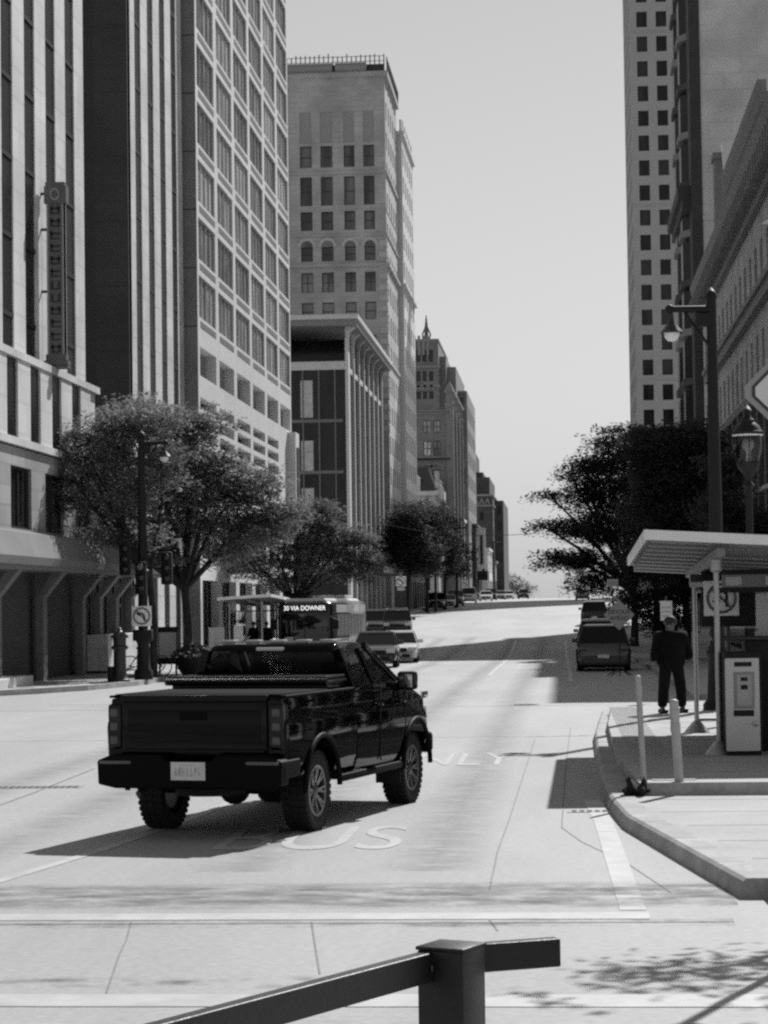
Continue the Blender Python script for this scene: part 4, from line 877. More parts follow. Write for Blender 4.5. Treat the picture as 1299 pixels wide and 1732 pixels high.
# ------------------------------------------------------------------ the black pickup
PAINT = mat('black_car_paint', .002, .05, .2); PLAST = mat('black_trim_plastic', .004, .6, .08); GLT = clearglass('tinted_glass', .42, .045)
RIM = mat('machined_wheel_face', .28, .3, metal=.8); RIMD = mat('black_wheel_paint', .01, .3)
ta = atZ(522, 1405); tb = atZ(687, 1357); hd = (tb-ta).normalized(); rt_ = Vector((hd.y, -hd.x, 0))
WB = 3.45; tpos = ta - rt_*.82
TK = thing('pickup_truck', 'black lifted pickup truck seen from behind, crossing into the bus lane', 'pickup truck', tpos, -math.atan2(hd.x, hd.y)); TK.scale = (1, .965, 1)
def boolcut(mb, mats, cyls):
    o = D.objects.new('tmp', mb.mesh('tmp', mats)); COL.objects.link(o); cut = MB()
    for (y, z, r, x0, x1) in cyls:
        n = 40; ring = lambda x: [(x, y+r*math.cos(2*PI*k/n), z+r*math.sin(2*PI*k/n)) for k in range(n)]
        cut.loft([ring(x0), ring(x1)], smooth=False)
    c = D.objects.new('tmpc', cut.mesh('tmpc', mats)); COL.objects.link(c)
    bm = bmesh.new(); bm.from_mesh(c.data); bmesh.ops.remove_doubles(bm, verts=bm.verts[:], dist=1e-5); bmesh.ops.recalc_face_normals(bm, faces=bm.faces[:]); bm.to_mesh(c.data); bm.free()
    m = o.modifiers.new('b', 'BOOLEAN'); m.operation = 'DIFFERENCE'; m.object = c; m.solver = 'EXACT'
    me = D.meshes.new_from_object(o.evaluated_get(bpy.context.evaluated_depsgraph_get()))
    D.objects.remove(o); D.objects.remove(c)
    me.polygons.foreach_set('use_smooth', [True]*len(me.polygons)); me.set_sharp_from_angle(angle=R(28)); return me
def ring(y, zb, zt, w, wt=.945, cr=.06):
    """closed body section, right side up and over to the left"""
    h = [(w*.84, zb), (w*.955, zb+.03), (w*.99, zb+.16), (w, zb+(zt-zb)*.42), (w*1.004, zt-.30), (w*.995, zt-.25), (w*.962, zt-.19), (w*.955, zt-.07), (w*wt, zt-.015), (w*wt-.05, zt), (w*.4, zt+cr*.2)]
    return [(x, y, z) for x, z in h]+[(-x, y, z) for x, z in h[::-1]]
ZT = 1.43
bed = MB(); bed.loft([ring(-1.10, .66, 1.40, .955), ring(-1.07, .62, 1.425, .975), ring(-.9, .60, ZT, .985), ring(0, .58, ZT, .99), ring(.9, .57, ZT, .985), ring(1.185, .57, ZT, .98)])
arch = lambda y: [(y, .44, .53, .55, 1.3), (y, .44, .53, -1.3, -.55)]
inst('bed', boolcut(bed, PAINT, arch(0)), TK)
cab = MB(); cab.loft([ring(1.205, .52, ZT, .98), ring(1.6, .5, ZT, .985), ring(2.4, .5, ZT, .985), ring(2.95, .5, ZT-.005, .985), ring(3.15, .52, ZT-.02, .985, .9), ring(3.6, .56, 1.37, .985, .88), ring(3.95, .58, 1.29, .965, .86), ring(4.12, .62, 1.18, .92, .85), ring(4.18, .66, 1.10, .88, .85)])
body = inst('body', boolcut(cab, PAINT, arch(WB)), TK)
mb = MB(); mb.box(-.93, .93, 1.18, 1.21, .6, 1.38); mb.build('bed_gap', M_['black'], TK)
# wheel arch flares
for y in (0, WB):
    for s in (-1, 1):
        mb = MB(); pts = [(s*.985, y+.555*math.cos(t), .44+.555*math.sin(t)) for t in frange(.0, PI-.0, .16)]
        mb.tube(pts, .03, 8); mb.build('wheel_flare', PLAST, TK)
# cab roof, pillars, glass
def cabring(z, w, y0, y1, k=.05):
    c = .14; pts = []
    for (cx, cy, a0) in ((w-c, y1-c, 0), (-w+c, y1-c, PI/2), (-w+c, y0+c, PI), (w-c, y0+c, 3*PI/2)):
        for i in range(5): a = a0+PI/2*i/4; pts.append((cx+c*math.cos(a), cy+c*math.sin(a), z))
    return pts
mb = MB(); mb.loft([cabring(1.84, .765, 1.14, 2.24), cabring(1.885, .75, 1.16, 2.18), cabring(1.925, .71, 1.21, 2.09), cabring(1.945, .60, 1.31, 1.97), cabring(1.95, .3, 1.5, 1.8)]); roof = mb.build('roof', PAINT, TK)
mb = MB()
for k in range(5): mb.bbox(-.62+k*.29, -.46+k*.29, 1.24, 1.40, 1.925, 1.965, .012)
mb.build('roof_marker', mat('roof_marker_grey', .3, .4), roof)
mb = MB(); mb.bbox(-.16, .16, 1.115, 1.16, 1.845, 1.885, .01); mb.build('brake_light', M_['lens'], TK)
mb = MB()
for s in (-1, 1):
    mb.beam((s*.915, 1.27, ZT-.03), (s*.755, 1.21, 1.87), .12, .17, (0, 1, 0), .10, .14)      # rear pillar
    mb.beam((s*.925, 2.06, ZT-.03), (s*.765, 1.90, 1.87), .05, .10, (0, 1, 0))                # middle pillar
    mb.beam((s*.915, 3.02, ZT-.03), (s*.745, 2.18, 1.875), .06, .10, (0, 1, 0))               # windscreen pillar
    mb.beam((s*.93, 1.22, ZT-.01), (s*.93, 3.1, ZT-.01), .05, .07)
mb.beam((-.9, 1.24, ZT-.01), (.9, 1.24, ZT-.01), .07, .10); mb.beam((-.9, 3.05, ZT-.03), (.9, 3.05, ZT-.03), .1, .08)
mb.build('pillars', PAINT, TK, .012)
mb = MB(); mb.quad((-.86, 1.255, ZT), (.86, 1.255, ZT), (.72, 1.185, 1.86), (-.72, 1.185, 1.86)); mb.build('rear_window', GLT, TK)
mb = MB(); mb.quad((.86, 3.0, ZT), (-.86, 3.0, ZT), (-.7, 2.18, 1.87), (.7, 2.18, 1.87)); mb.build('windscreen', clearglass('windscreen_glass', .6, .08), TK)
for s in (-1, 1):
    for (a, b, c, d) in ((1.34, 2.0, 1.25, 1.86), (2.1, 2.93, 1.94, 2.20)):
        mb = MB(); q = [(s*.918, a, ZT), (s*.918, b, ZT), (s*.757, d, 1.86), (s*.757, c, 1.86)]; mb.quad(*(q if s > 0 else q[::-1])); mb.build('side_window', GLT, TK)
# interior
INT = mat('dark_interior', .02, .7)
for sx in (-.42, .42):
    mb = MB(); mb.bbox(sx-.26, sx+.26, 1.9, 2.07, 1.0, 1.50, .06); mb.bbox(sx-.11, sx+.11, 1.92, 2.02, 1.53, 1.70, .04); mb.bbox(sx-.26, sx+.26, 2.05, 2.5, .95, 1.08, .04); mb.build('seat', INT, TK)
mb = MB(); mb.bbox(-.8, .8, 1.3, 1.45, 1.0, 1.41, .05); [mb.bbox(x-.11, x+.11, 1.31, 1.40, 1.41, 1.52, .03) for x in (-.5, .5)]; mb.build('rear_bench', INT, TK)
mb = MB(); mb.bbox(-.86, .86, 2.75, 3.05, 1.1, 1.42, .05); mb.lathe((-.42, 2.68, 1.33), [(.17, -.015), (.19, 0), (.17, .015), (.155, 0), (.17, -.015)], 18, 'y'); mb.build('dashboard', INT, TK)
# tailgate, lights, bumper, plate
mb = MB(); mb.bbox(-.79, .79, -1.135, -1.06, .80, 1.40, .03); mb.bbox(-.80, .80, -1.165, -1.05, 1.385, 1.455, .02); tg = mb.build('tailgate', PAINT, TK)
mb = MB(); mb.bbox(-.72, .72, -1.142, -1.13, .97, 1.30, .006); mb.bbox(-.76, .76, -1.15, -1.13, .86, .91, .008); mb.build('tailgate_panel', mat('tailgate_recess', .002, .12, .15), tg)
mb = MB(); mb.bbox(-.15, .15, -1.152, -1.13, 1.20, 1.28, .008); mb.build('handle', PLAST, tg)
for s in (-1, 1):
    mb = MB(); mb.bbox(min(s*.80, s*.955), max(s*.80, s*.955), -1.128, -.93, .90, 1.365, .035); h = mb.build('taillight', mat('smoked_taillight', .006, .12, .3), TK)
    for z in (.95, 1.09, 1.23):
        mb = MB(); mb.bbox(min(s*.835, s*.925), max(s*.835, s*.925), -1.137, -1.10, z, z+.09, .018); mb.build('light_segment', mat('taillight_segment', .06, .25, .6), h)
mb = MB(); mb.prism([(-.99, .56), (-1.0, .80), (-.84, .86), (-.30, .86), (-.26, .80), (.26, .80), (.30, .86), (.84, .86), (1.0, .80), (.99, .56), (.80, .52), (-.80, .52)], (0, -1.30, 0), (1, 0, 0), (0, 0, 1), (0, .24, 0))
mb.box(.88, 1.0, -1.22, -.72, .62, .80); mb.box(-1.0, -.88, -1.22, -.72, .62, .80); bp = mb.build('rear_bumper', PLAST, TK, .02)
mb = MB(); mb.bbox(.62, .97, -1.315, -1.24, .765, .80, .012); mb.bbox(-.97, -.62, -1.315, -1.24, .765, .80, .012); mb.build('step_pad', mat('step_pad_grey', .10, .45), bp)
mb = MB(); mb.box(-.185, .185, -1.305, -1.30, .61, .79); pt = mb.build('number_plate', mat('pale_number_plate', .62, .4, amp=.12, scale=8), TK)
mb = MB(); rg = random.Random(4)
for k in range(7): x = -.14+k*.042; mb.box(x, x+.012, -1.307, -1.3051, .655, .735); mb.box(x, x+.03, -1.307, -1.3051, .655+rg.choice((0, .034, .066)), .668+rg.choice((0, .034, .066)))
mb.box(-.09, .09, -1.307, -1.3051, .755, .765); mb.build('plate_lettering', M_['lightgrey'], pt)
# bed cover: flat soft cover with its front section folded up by the cab
mb = MB(); mb.bbox(-.90, .90, -1.06, .45, ZT-.005, ZT+.03, .012); mb.build('bed_cover', mat('soft_cover', .006, .9, .1), TK)
mb = MB(); mb.bbox(-.94, .90, .42, 1.12, 1.50, 1.545, .018); mb.bbox(-.93, .89, .46, 1.10, 1.55, 1.59, .018); mb.bbox(-.91, .88, .50, 1.10, 1.455, 1.498, .012); mb.tube([(-.95, .43, 1.53), (.9, .43, 1.53)], .038, 8); mb.build('folded_cover', mat('folded_cover_vinyl', .008, .25, .3), TK)
for s in (-1, 1): mb = MB(); mb.box(min(s*.90, s*.97), max(s*.90, s*.97), -1.04, 1.15, ZT-.01, ZT+.015); mb.build('bed_rail', PLAST, TK, .006)
# side details
for s in (-1, 1):
    mb = MB()
    for y in (2.02, 3.0): mb.box(min(s*.975, s*.992), max(s*.975, s*.992), y, y+.014, .6, 1.40)
    mb.build('door_seam', M_['black'], TK)
    for y in (1.86, 2.72): mb = MB(); mb.bbox(min(s*.96, s*1.025), max(s*.96, s*1.025), y, y+.2, 1.205, 1.245, .012); mb.build('door_handle', PAINT, TK)
    mb = MB(); mb.bbox(min(s*.95, s*1.0), max(s*.95, s*1.0), .58, 2.86, .46, .54, .02); mb.build('sill_step', PLAST, TK)
    mb = MB(); mb.bbox(min(s*1.0, s*1.22), max(s*1.0, s*1.22), 2.62, 2.77, 1.36, 1.57, .035); mb.beam((s*.9, 2.7, 1.38), (s*1.06, 2.7, 1.41), .06, .06); mi = mb.build('wing_mirror', PAINT, TK)
    mb = MB(); mb.bbox(min(s*1.03, s*1.19), max(s*1.03, s*1.19), 2.612, 2.622, 1.39, 1.54, .004); mb.build('mirror_glass', mat('mirror_glass', .35, .05, metal=1.), mi)
    mb = MB(); mb.bbox(min(s*.98, s*.995), max(s*.98, s*.995), 3.66, 3.92, 1.22, 1.30, .006); mb.build('fender_badge', M_['chrome'], TK)
    mb = MB(); mb.box(min(s*.66, s*.96), max(s*.66, s*.96), 2.85, 2.865, .28, .56); mb.build('mud_flap', M_['rubber'], TK)
    mb = MB(); mb.bbox(min(s*.6, s*.9), max(s*.6, s*.9), 4.08, 4.2, .95, 1.12, .03); mb.build('headlight', M_['lens'], TK)
mb = MB(); mb.bbox(-.95, .95, 4.12, 4.30, .55, .80, .05); mb.bbox(-.58, .58, 4.14, 4.22, .82, 1.12, .03); mb.build('front_bumper', PLAST, TK)
# underside
mb = MB(); mb.tube([(-.75, 0, .43), (.75, 0, .43)], .06, 10); mb.ball((0, 0, .43), .17, 14); mb.tube([(-.75, WB, .43), (.75, WB, .43)], .05, 8)
for s in (-1, 1): mb.box(min(s*.42, s*.52), max(s*.42, s*.52), -1.1, 4.0, .50, .64); mb.beam((s*.5, -.7, .5), (s*.5, .7, .47), .08, .05)
mb.box(-.75, .75, 1.2, 3.0, .44, .56); mb.build('chassis', M_['black'], TK)
mb = MB(); mb.lathe((-.02, -.62, .52), [(.16, -.10), (.36, -.10), (.38, 0), (.36, .10), (.16, .10)], 22); mb.build('spare_tyre', M_['rubber'], TK)
mb = MB(); mb.tube([(-.62, 1.0, .48), (-.6, -.3, .5), (-.58, -.98, .50), (-.62, -1.12, .45)], .035, 8); mb.build('exhaust_pipe', M_['dark'], TK)
# wheels
def wheel_meshes(r, wd, rr_, spokes):
    t = MB(); prof = [(rr_, -wd*.42), (r*.9, -wd*.5), (r*.975, -wd*.46), (r, -wd*.36), (r, wd*.36), (r*.975, wd*.46), (r*.9, wd*.5), (rr_, wd*.42)]
    t.lathe((0, 0, 0), prof, 40, 'x'); t.smooth = False
    for k in range(36):
        a = 2*PI*k/36; c, s = math.cos(a), math.sin(a)
        for (x0, x1) in ((-wd*.48, -wd*.16), (-wd*.10, wd*.12), (wd*.17, wd*.48)):
            aa = a+(.05 if x0 > -.05 else 0); c, s = math.cos(aa), math.sin(aa); ti = .045
            P = lambda x, rad, d: (x, rad*c-d*s, rad*s+d*c)
            t.add([P(x0, r-.01, -ti/2), P(x1, r-.01, -ti/2), P(x1, r-.01, ti/2), P(x0, r-.01, ti/2), P(x0, r+.011, -ti*.4), P(x1, r+.011, -ti*.4), P(x1, r+.011, ti*.4), P(x0, r+.011, ti*.4)], [(4, 5, 6, 7), (0, 1, 5, 4), (1, 2, 6, 5), (2, 3, 7, 6), (3, 0, 4, 7)], False)
    m = MB(); m.m = 1; m.lathe((0, 0, 0), [(rr_+.005, wd*.43), (rr_-.02, wd*.44), (rr_-.035, wd*.3), (rr_-.06, -wd*.3), (0, -wd*.3)], 36, 'x')
    m.m = 0; m.lathe((0, 0, 0), [(rr_+.008, wd*.425), (rr_+.004, wd*.455), (rr_-.022, wd*.44)], 36, 'x')
    for k in range(spokes):
        a = 2*PI*k/spokes
        for dv in (-.13, .13):
            m.m = 0; p = (wd*.30, .075*math.cos(a), .075*math.sin(a)); q = (wd*.41, (rr_-.02)*math.cos(a+dv), (rr_-.02)*math.sin(a+dv)); m.beam(p, q, .032, .03, (1, 0, 0), .022)
    m.m = 1; m.lathe((0, 0, 0), [(.09, wd*.25), (.085, wd*.36), (.05, wd*.39), (0, wd*.39)], 20, 'x')
    return t.mesh('wheel', M_['rubber']), m.mesh('rim', [RIM, RIMD])
tw, tr_ = wheel_meshes(.405, .28, .262, 8)
for y in (0, WB):
    for s in (-1, 1):
        o = inst('wheel', tw, TK, Matrix.Translation((s*.80, y, .416)) @ Matrix.Rotation(0 if s > 0 else PI, 4, 'Z')); inst('rim', tr_, o)

# ------------------------------------------------------------------ generic cars, bus
cw, cr_ = wheel_meshes(.33, .22, .215, 5)
CARS = {}
def car_parts(kind):
    if kind in CARS: return CARS[kind]
    P = {}
    if kind == 'sedan':   L, W, H, belt, hood, yb, yr0, yr1, yf, trunk = 4.7, .91, 1.45, .93, .86, -1.85, -1.05, .35, 1.15, .98
    elif kind == 'suv':   L, W, H, belt, hood, yb, yr0, yr1, yf, trunk = 4.75, .95, 1.74, 1.10, 1.05, -2.25, -1.95, .35, 1.15, 1.12
    elif kind == 'van':   L, W, H, belt, hood, yb, yr0, yr1, yf, trunk = 5.0, .98, 1.95, 1.15, 1.10, -2.4, -2.3, .95, 1.7, 1.15
    h = L/2; WBH = L*.29
    b = MB()
    def rg_(y, zb, zt, w): return ring(y, zb, zt, w, .95, .04)
    b.loft([rg_(-h, .45, trunk-.22, W*.86), rg_(-h+.06, .36, trunk-.06, W*.93), rg_(-h+.35, .26, trunk, W*.98), rg_(yb+.1, .22, trunk-.01, W), rg_(-.6, .2, belt, W), rg_(.6, .2, belt-.02, W), rg_(yf, .22, belt-.03, W), rg_(h-.75, .24, hood, W*.98), rg_(h-.25, .26, hood-.1, W*.93), rg_(h-.06, .34, hood-.2, W*.86), rg_(h, .42, hood-.3, W*.78)])
    bm_ = boolcut(b, PAINT, [(y, .33, .40, sx*W*.62, sx*1.3) for y in (-WBH, WBH) for sx in (-1, 1)])
    P['body'] = bm_
    g_ = MB(); rw = W*.80
    def gr(z, w, a, c): return [(w, a, z), (w, c, z), (-w, c, z), (-w, a, z)]
    g_.loft([gr(belt-.04, W*.93, yb, yf), gr(H-.07, rw*.93, yr0, yr1)], smooth=False); P['window'] = g_.mesh('window', M_['cargl'])
    r = MB(); r.loft([gr(H-.10, rw*.95, yr0-.05, yr1+.08), gr(H-.04, rw*.93, yr0+.02, yr1), gr(H, rw*.75, yr0+.25, yr1-.3)], smooth=False)
    for s in (-1, 1):
        for (p, q, wd) in (((s*W*.94, yf, belt-.03), (s*rw*.94, yr1, H-.08), .07), ((s*W*.94, yb, belt-.03), (s*rw*.94, yr0, H-.08), .12), ((s*W*.945, (yb+yf)/2, belt-.03), (s*rw*.945, (yr0+yr1)/2, H-.08), .06)): r.beam(p, q, .05, wd, (0, 1, 0))
    P['roof'] = r.mesh('roof', PAINT)
    zl = hood-.22
    for nm, m in (('headlight', M_['lens']),):
        for k, s in enumerate((-1, 1)): x = MB(); x.bbox(min(s*W*.50, s*W*.88), max(s*W*.50, s*W*.88), h-.26, h-.01, zl-.05, zl+.10, .03); P['headlight%d' % k] = x.mesh(nm, m)
    for k, s in enumerate((-1, 1)): x = MB(); x.bbox(min(s*W*.62, s*W*.93), max(s*W*.62, s*W*.93), -h-.012, -h+.2, trunk-.32, trunk-.14, .03); P['taillight%d' % k] = x.mesh('taillight', M_['lensdark'])
    x = MB(); x.bbox(-W*.46, W*.46, h-.08, h+.02, zl-.10, zl+.08, .03); x.bbox(-W*.62, W*.62, h-.1, h+.03, .30, .44, .03); P['grille'] = x.mesh('grille', M_['black'])
    x = MB(); x.bbox(-W*.8, W*.8, -h-.05, -h+.2, .32, .55, .05); P['bumper'] = x.mesh('bumper', M_['dark'])
    x = MB(); x.box(-.2, .2, -h-.062, -h-.05, .56, .68); P['number_plate0'] = x.mesh('number_plate', M_['plate'])
    x = MB(); x.box(-.2, .2, h+.03, h+.042, .38, .5); P['number_plate1'] = x.mesh('number_plate', M_['plate'])
    for k, s in enumerate((-1, 1)): x = MB(); x.bbox(min(s*W*.98, s*(W+.2)), max(s*W*.98, s*(W+.2)), yf-.45, yf-.3, belt-.02, belt+.14, .03); P['wing_mirror%d' % k] = x.mesh('wing_mirror', PAINT)
    x = MB()
    for s in (-1, 1):
        for y in (-.15, yf-.25): x.bbox(min(s*W*.985, s*(W+.006)), max(s*W*.985, s*(W+.006)), y-.02, y+.16, belt-.16, belt-.12, .004)
    P['door_handle'] = x.mesh('door_handle', M_['dark'])
    CARS[kind] = (P, WBH, W); return CARS[kind]
def car(name, label, kind, paint, x, y, heading, group, rack=False, z=None):
    P, WBH, W = car_parts(kind); t = thing(name, label, 'car' if kind != 'van' else 'van', (x, y, g(y) if z is None else z), heading, group)
    for k, me in P.items():
        nm = k.rstrip('01'); inst(nm, me, t, None, paint if nm in ('body', 'roof', 'wing_mirror') else None)
    for yy in (-WBH, WBH):
        for s in (-1, 1): o = inst('wheel', cw, t, Matrix.Translation((s*(W-.12), yy, .335)) @ Matrix.Rotation(0 if s > 0 else PI, 4, 'Z')); inst('rim', cr_, o)
    if rack:
        mb = MB(); [mb.tube([(s*.6, -1.7, 1.72), (s*.6, -1.6, 1.79), (s*.6, .2, 1.79), (s*.6, .3, 1.70)], .025, 6) for s in (-1, 1)]; [mb.tube([(-.6, yy, 1.79), (.6, yy, 1.79)], .02, 6) for yy in (-1.2, -.2)]; mb.build('roof_rack', M_['steel'], t)
    # a slope of the street under the car tilts it
    sl = (g(y+1.4)-g(y-1.4))/2.8; t.rotation_euler = (math.atan(sl)*math.cos(heading), 0, heading); return t
CP = lambda n, v, r=.2: mat(n, v, r, .35, coat=.3)
CBK, CWH, CSL, CDK, CMD = CP('black_gloss_paint', .01), CP('white_gloss_paint', .7), CP('silver_gloss_paint', .38), CP('dark_grey_gloss_paint', .05), CP('mid_grey_gloss_paint', .06)
GL, GR_ = 'cars parked along the far left kerb', 'cars parked along the right kerb'
car('dark_sedan', 'dark sedan coming towards us just past the pickup windscreen', 'sedan', CDK, XatY(628, 89), 91, PI+.05, 'oncoming traffic')
car('white_sedan', 'white sedan coming towards us ahead of the dark sedan', 'sedan', CWH, XatY(667, 99), 101, PI+.05, 'oncoming traffic', z=g(99)-.05)
car('dark_suv', 'black oncoming suv with roof rails on its own in the crossing', 'suv', CBK, XatY(667, 140), 142, PI+.07, 'oncoming traffic', True)
car('grey_suv', 'glossy suv half hidden behind the rear of the bus', 'suv', CMD, XatY(630, 139), 142, PI+.05, 'oncoming traffic')
for (kind, name, pt_, px, Y, lab) in (('suv', 'parked_car', CBK, 737, 226, 'black parked suv under the dark trees at the far left kerb'), ('sedan', 'parked_car', CSL, 757, 236, 'silver sedan parked behind the black suv'), ('suv', 'parked_car', CDK, 770, 252, 'tall dark suv parked between the silver sedan and the white van'),
    ('van', 'parked_van', CWH, 793, 283, 'white van parked at the far left kerb'), ('sedan', 'parked_car', CWH, 822, 315, 'white sedan parked just beyond the white van'), ('suv', 'parked_car', CDK, 830, 338, 'dark suv behind the white sedan beyond the van'), ('sedan', 'parked_car', CSL, 846, 360, 'silver sedan parked before the far stepped block'), ('sedan', 'parked_car', CWH, 860, 382, 'small white car parked near the crest'), ('suv', 'parked_car', CBK, 886, 408, 'black suv at the crest of the road')):
    car(name, lab, kind, pt_, XatY(px, Y), Y, PI+.03, GL)
car('parked_car', 'grey hatchback seen from behind, nearest car at the right kerb', 'suv', CMD, XatY(1021, 80), 82, -.02, GR_, z=g(82)-.1)
car('parked_car', 'white car parked in front of the grey hatchback at the right kerb', 'sedan', CWH, XatY(1013, 93), 95, -.02, GR_)
car('parked_car', 'silver car third from us in the row at the right kerb', 'suv', CSL, XatY(1010, 108), 110, -.02, GR_)
car('parked_car', 'dark suv farthest up the row at the right kerb', 'suv', CBK, XatY(1006, 160), 163, -.02, GR_)
car('parked_car', 'pale car on the crest at the far right kerb', 'sedan', CSL, XatY(985, 300), 300, -.02, GR_)

# bus
BX0, BY0 = XatY(515, 104), 104.0
BUS = thing('city_bus', 'city bus coming towards us with a lit route sign over its windscreen', 'bus', (BX0, BY0, g(104)-.22), PI+R(-2.4))
BW, BL, BH = 1.28, 12.0, 3.0; BD = mat('bus_dark_paint', .02, .3, coat=.5); BWH = mat('bus_white_paint', .6, .35, coat=.3); BG = mat('bus_window_glass', .01, .3, .12, amp=.5, scale=1.5)
# local: front at y=0 facing +y, body runs to y=-12
mb = MB(); rr2 = lambda y, w, zt: [(w, y, .3), (w, y, zt-.25), (w-.08, y, zt-.08), (w-.3, y, zt), (-w+.3, y, zt), (-w+.08, y, zt-.08), (-w, y, zt-.25), (-w, y, .3)]
mb.loft([rr2(-BL, BW, BH), rr2(-.25, BW, BH), rr2(-.05, BW-.06, BH-.06), rr2(0, BW-.1, BH-.12)]); bd = mb.build('body', BD, BUS)
mb = MB(); mb.loft([[(x, y, z) for (x, z) in ((1.0, BH-.02), (.85, BH+.12), (-.85, BH+.12), (-1.0, BH-.02))] for y in (-BL+.2, -.2)]); mb.bbox(-.8, .8, -10.5, -7.5, BH+.1, BH+.28, .05); mb.build('roof', BWH, BUS)
mb = MB(); mb.bbox(-1.1, 1.1, -.02, .02, 1.15, 2.42, .02); mb.build('windscreen', mat('bus_windscreen', .008, .04, .7), BUS)
mb = MB(); mb.box(-.02, .02, .02, .03, 1.15, 2.42); mb.build('windscreen_bar', M_['black'], BUS)
mb = MB(); mb.bbox(-1.05, 1.05, -.02, .025, 2.48, 2.86, .02); sg = mb.build('route_sign', M_['black'], BUS)
LED = mat('lit_route_letters', .8, .5, emit=1.1)
text('lettering', '30 VIA DOWNER', .30, LED, sg, frame((0, .03, 2.665), (-1, 0, 0), (0, 1, 0)), .004, .86)
for s in (-1, 1):
    mb = MB(); mb.box(min(s*BW, s*(BW+.012)), max(s*BW, s*(BW+.012)), -11.6, -.9, .45, 1.25); sp_ = mb.build('side_panel', BWH, BUS)
    mb = MB()
    for k in range(3): y = -2.2-k*1.0; q = [(s*(BW+.016), y, .45), (s*(BW+.016), y-.45, .45), (s*(BW+.016), y-1.1, 1.25), (s*(BW+.016), y-.65, 1.25)]; mb.quad(*(q if s < 0 else q[::-1]))
    mb.build('stripe', mat('bus_stripe', .3, .4), sp_)
    mb = MB(); mb.box(min(s*BW, s*(BW+.012)), max(s*BW, s*(BW+.012)), -11.6, -1.3, 2.45, 2.82); mb.build('side_band', BD, BUS)
    for (a, b) in ((-6.2, -4.9), (-9.0, -6.6)): mb = MB(); mb.box(min(s*BW, s*(BW+.018)), max(s*BW, s*(BW+.018)), a, b, 2.47, 2.80); mb.build('roof_side_panel', BWH, BUS)
    for k in range(8):
        y = -1.6-k*1.2; mb = MB(); mb.box(min(s*BW, s*(BW+.01)), max(s*BW, s*(BW+.01)), y-1.08, y, 1.35, 2.36); mb.build('side_window', BG, BUS)
    mb = MB(); mb.bbox(min(s*1.32, s*1.58), max(s*1.32, s*1.58), .0, .16, 1.7, 2.15, .04); mb.beam((s*1.2, .05, 2.3), (s*1.45, .08, 2.1), .05, .05); mb.build('wing_mirror', M_['black'], BUS)
    mb = MB(); mb.bbox(min(s*.75, s*1.1), max(s*.75, s*1.1), -.03, .03, .62, .80, .02); mb.build('headlight', M_['lens'], BUS)
    for y in (-2.6, -8.6): o = inst('wheel', tw, BUS, Matrix.Translation((s*1.12, y, .45)) @ Matrix.Rotation(0 if s > 0 else PI, 4, 'Z')); inst('rim', tr_, o)
mb = MB(); mb.box(-1.1, 1.1, -.02, .03, .45, .60); mb.build('bumper', M_['black'], BUS)
mb = MB(); mb.box(.55, .95, .015, .03, 1.2, 1.35); mb.build('dash_card', M_['white'], BUS)

# ------------------------------------------------------------------ street furniture
def poly_sign(mb, n, r, O, x, z, th=.004):
    pass
def sign_symbol(parent, c, size, kind):
    """square no-turn sign, face towards the camera (-y), centre c, local to parent"""
    s = size/2; mb = MB(); mb.bbox(c[0]-s, c[0]+s, c[1], c[1]+.012, c[2]-s, c[2]+s, .005); pn = mb.build('sign_panel', mat('sign_white', .88, .4), parent)
    mb = MB(); pts = [(c[0]+s*.80*math.cos(t), c[1]-.004, c[2]+s*.80*math.sin(t)) for t in frange(0, 2*PI, .2)]; mb.tube(pts, s*.085, 6)
    mb.tube([(c[0]-s*.55, c[1]-.005, c[2]+s*.55), (c[0]+s*.55, c[1]-.005, c[2]-s*.55)], s*.075, 6); mb.build('prohibition_ring', mat('sign_ring_grey', .10, .5), pn)
    mb = MB(); y = c[1]-.003
    if kind == 'left': mb.tube([(c[0]+s*.28, y, c[2]-s*.5), (c[0]+s*.28, y, c[2]+s*.05), (c[0]+s*.1, y, c[2]+s*.25), (c[0]-s*.25, y, c[2]+s*.25)], s*.09, 6); mb.add([(c[0]-s*.2, y-.004, c[2]+s*.5), (c[0]-s*.62, y-.004, c[2]+s*.25), (c[0]-s*.2, y-.004, c[2])], [(0, 1, 2)])
    if kind == 'uturn': mb.tube([(c[0]+s*.3, y, c[2]-s*.5), (c[0]+s*.3, y, c[2]+s*.15)]+[(c[0]+s*.3*math.cos(t), y, c[2]+s*.15+s*.25*math.sin(t)) for t in frange(.3, PI, .5)]+[(c[0]-s*.3, y, c[2]-s*.15)], s*.09, 6); mb.add([(c[0]-s*.55, y-.004, c[2]-s*.12), (c[0]-s*.05, y-.004, c[2]-s*.12), (c[0]-s*.3, y-.004, c[2]-s*.5)], [(0, 1, 2)])
    mb.build('arrow', M_['black'], pn); return pn
def lamp_arm(parent, z, L, s):
    """horizontal arm with a pendant lamp, reaching s*L in x"""
    mb = MB(); mb.tube([(0, 0, z), (s*L, 0, z+.02)], [.075, .06], 8); mb.ball((s*L, 0, z+.02), .09, 8); mb.box(min(0, s*.3), max(0, s*.3), -.1, .1, z-.32, z-.08); mb.tube([(s*.05, 0, z-.7), (s*.5, 0, z-.06)], .03, 6); mb.build('arm', M_['black'], parent)
    mb = MB(); mb.lathe((s*(L-.03), 0, z-.42), [(.0, .42), (.035, .40), (.05, .22), (.08, .16), (.19, .04), (.22, 0), (.2, -.02)], 18); l = mb.build('lamp_shade', M_['dark'], parent)
    mb = MB(); mb.lathe((s*(L-.03), 0, z-.43), [(.15, 0), (.14, -.08), (.08, -.15), (0, -.17)], 16); mb.build('lamp_globe', mat('frosted_globe', .8, .3), l)
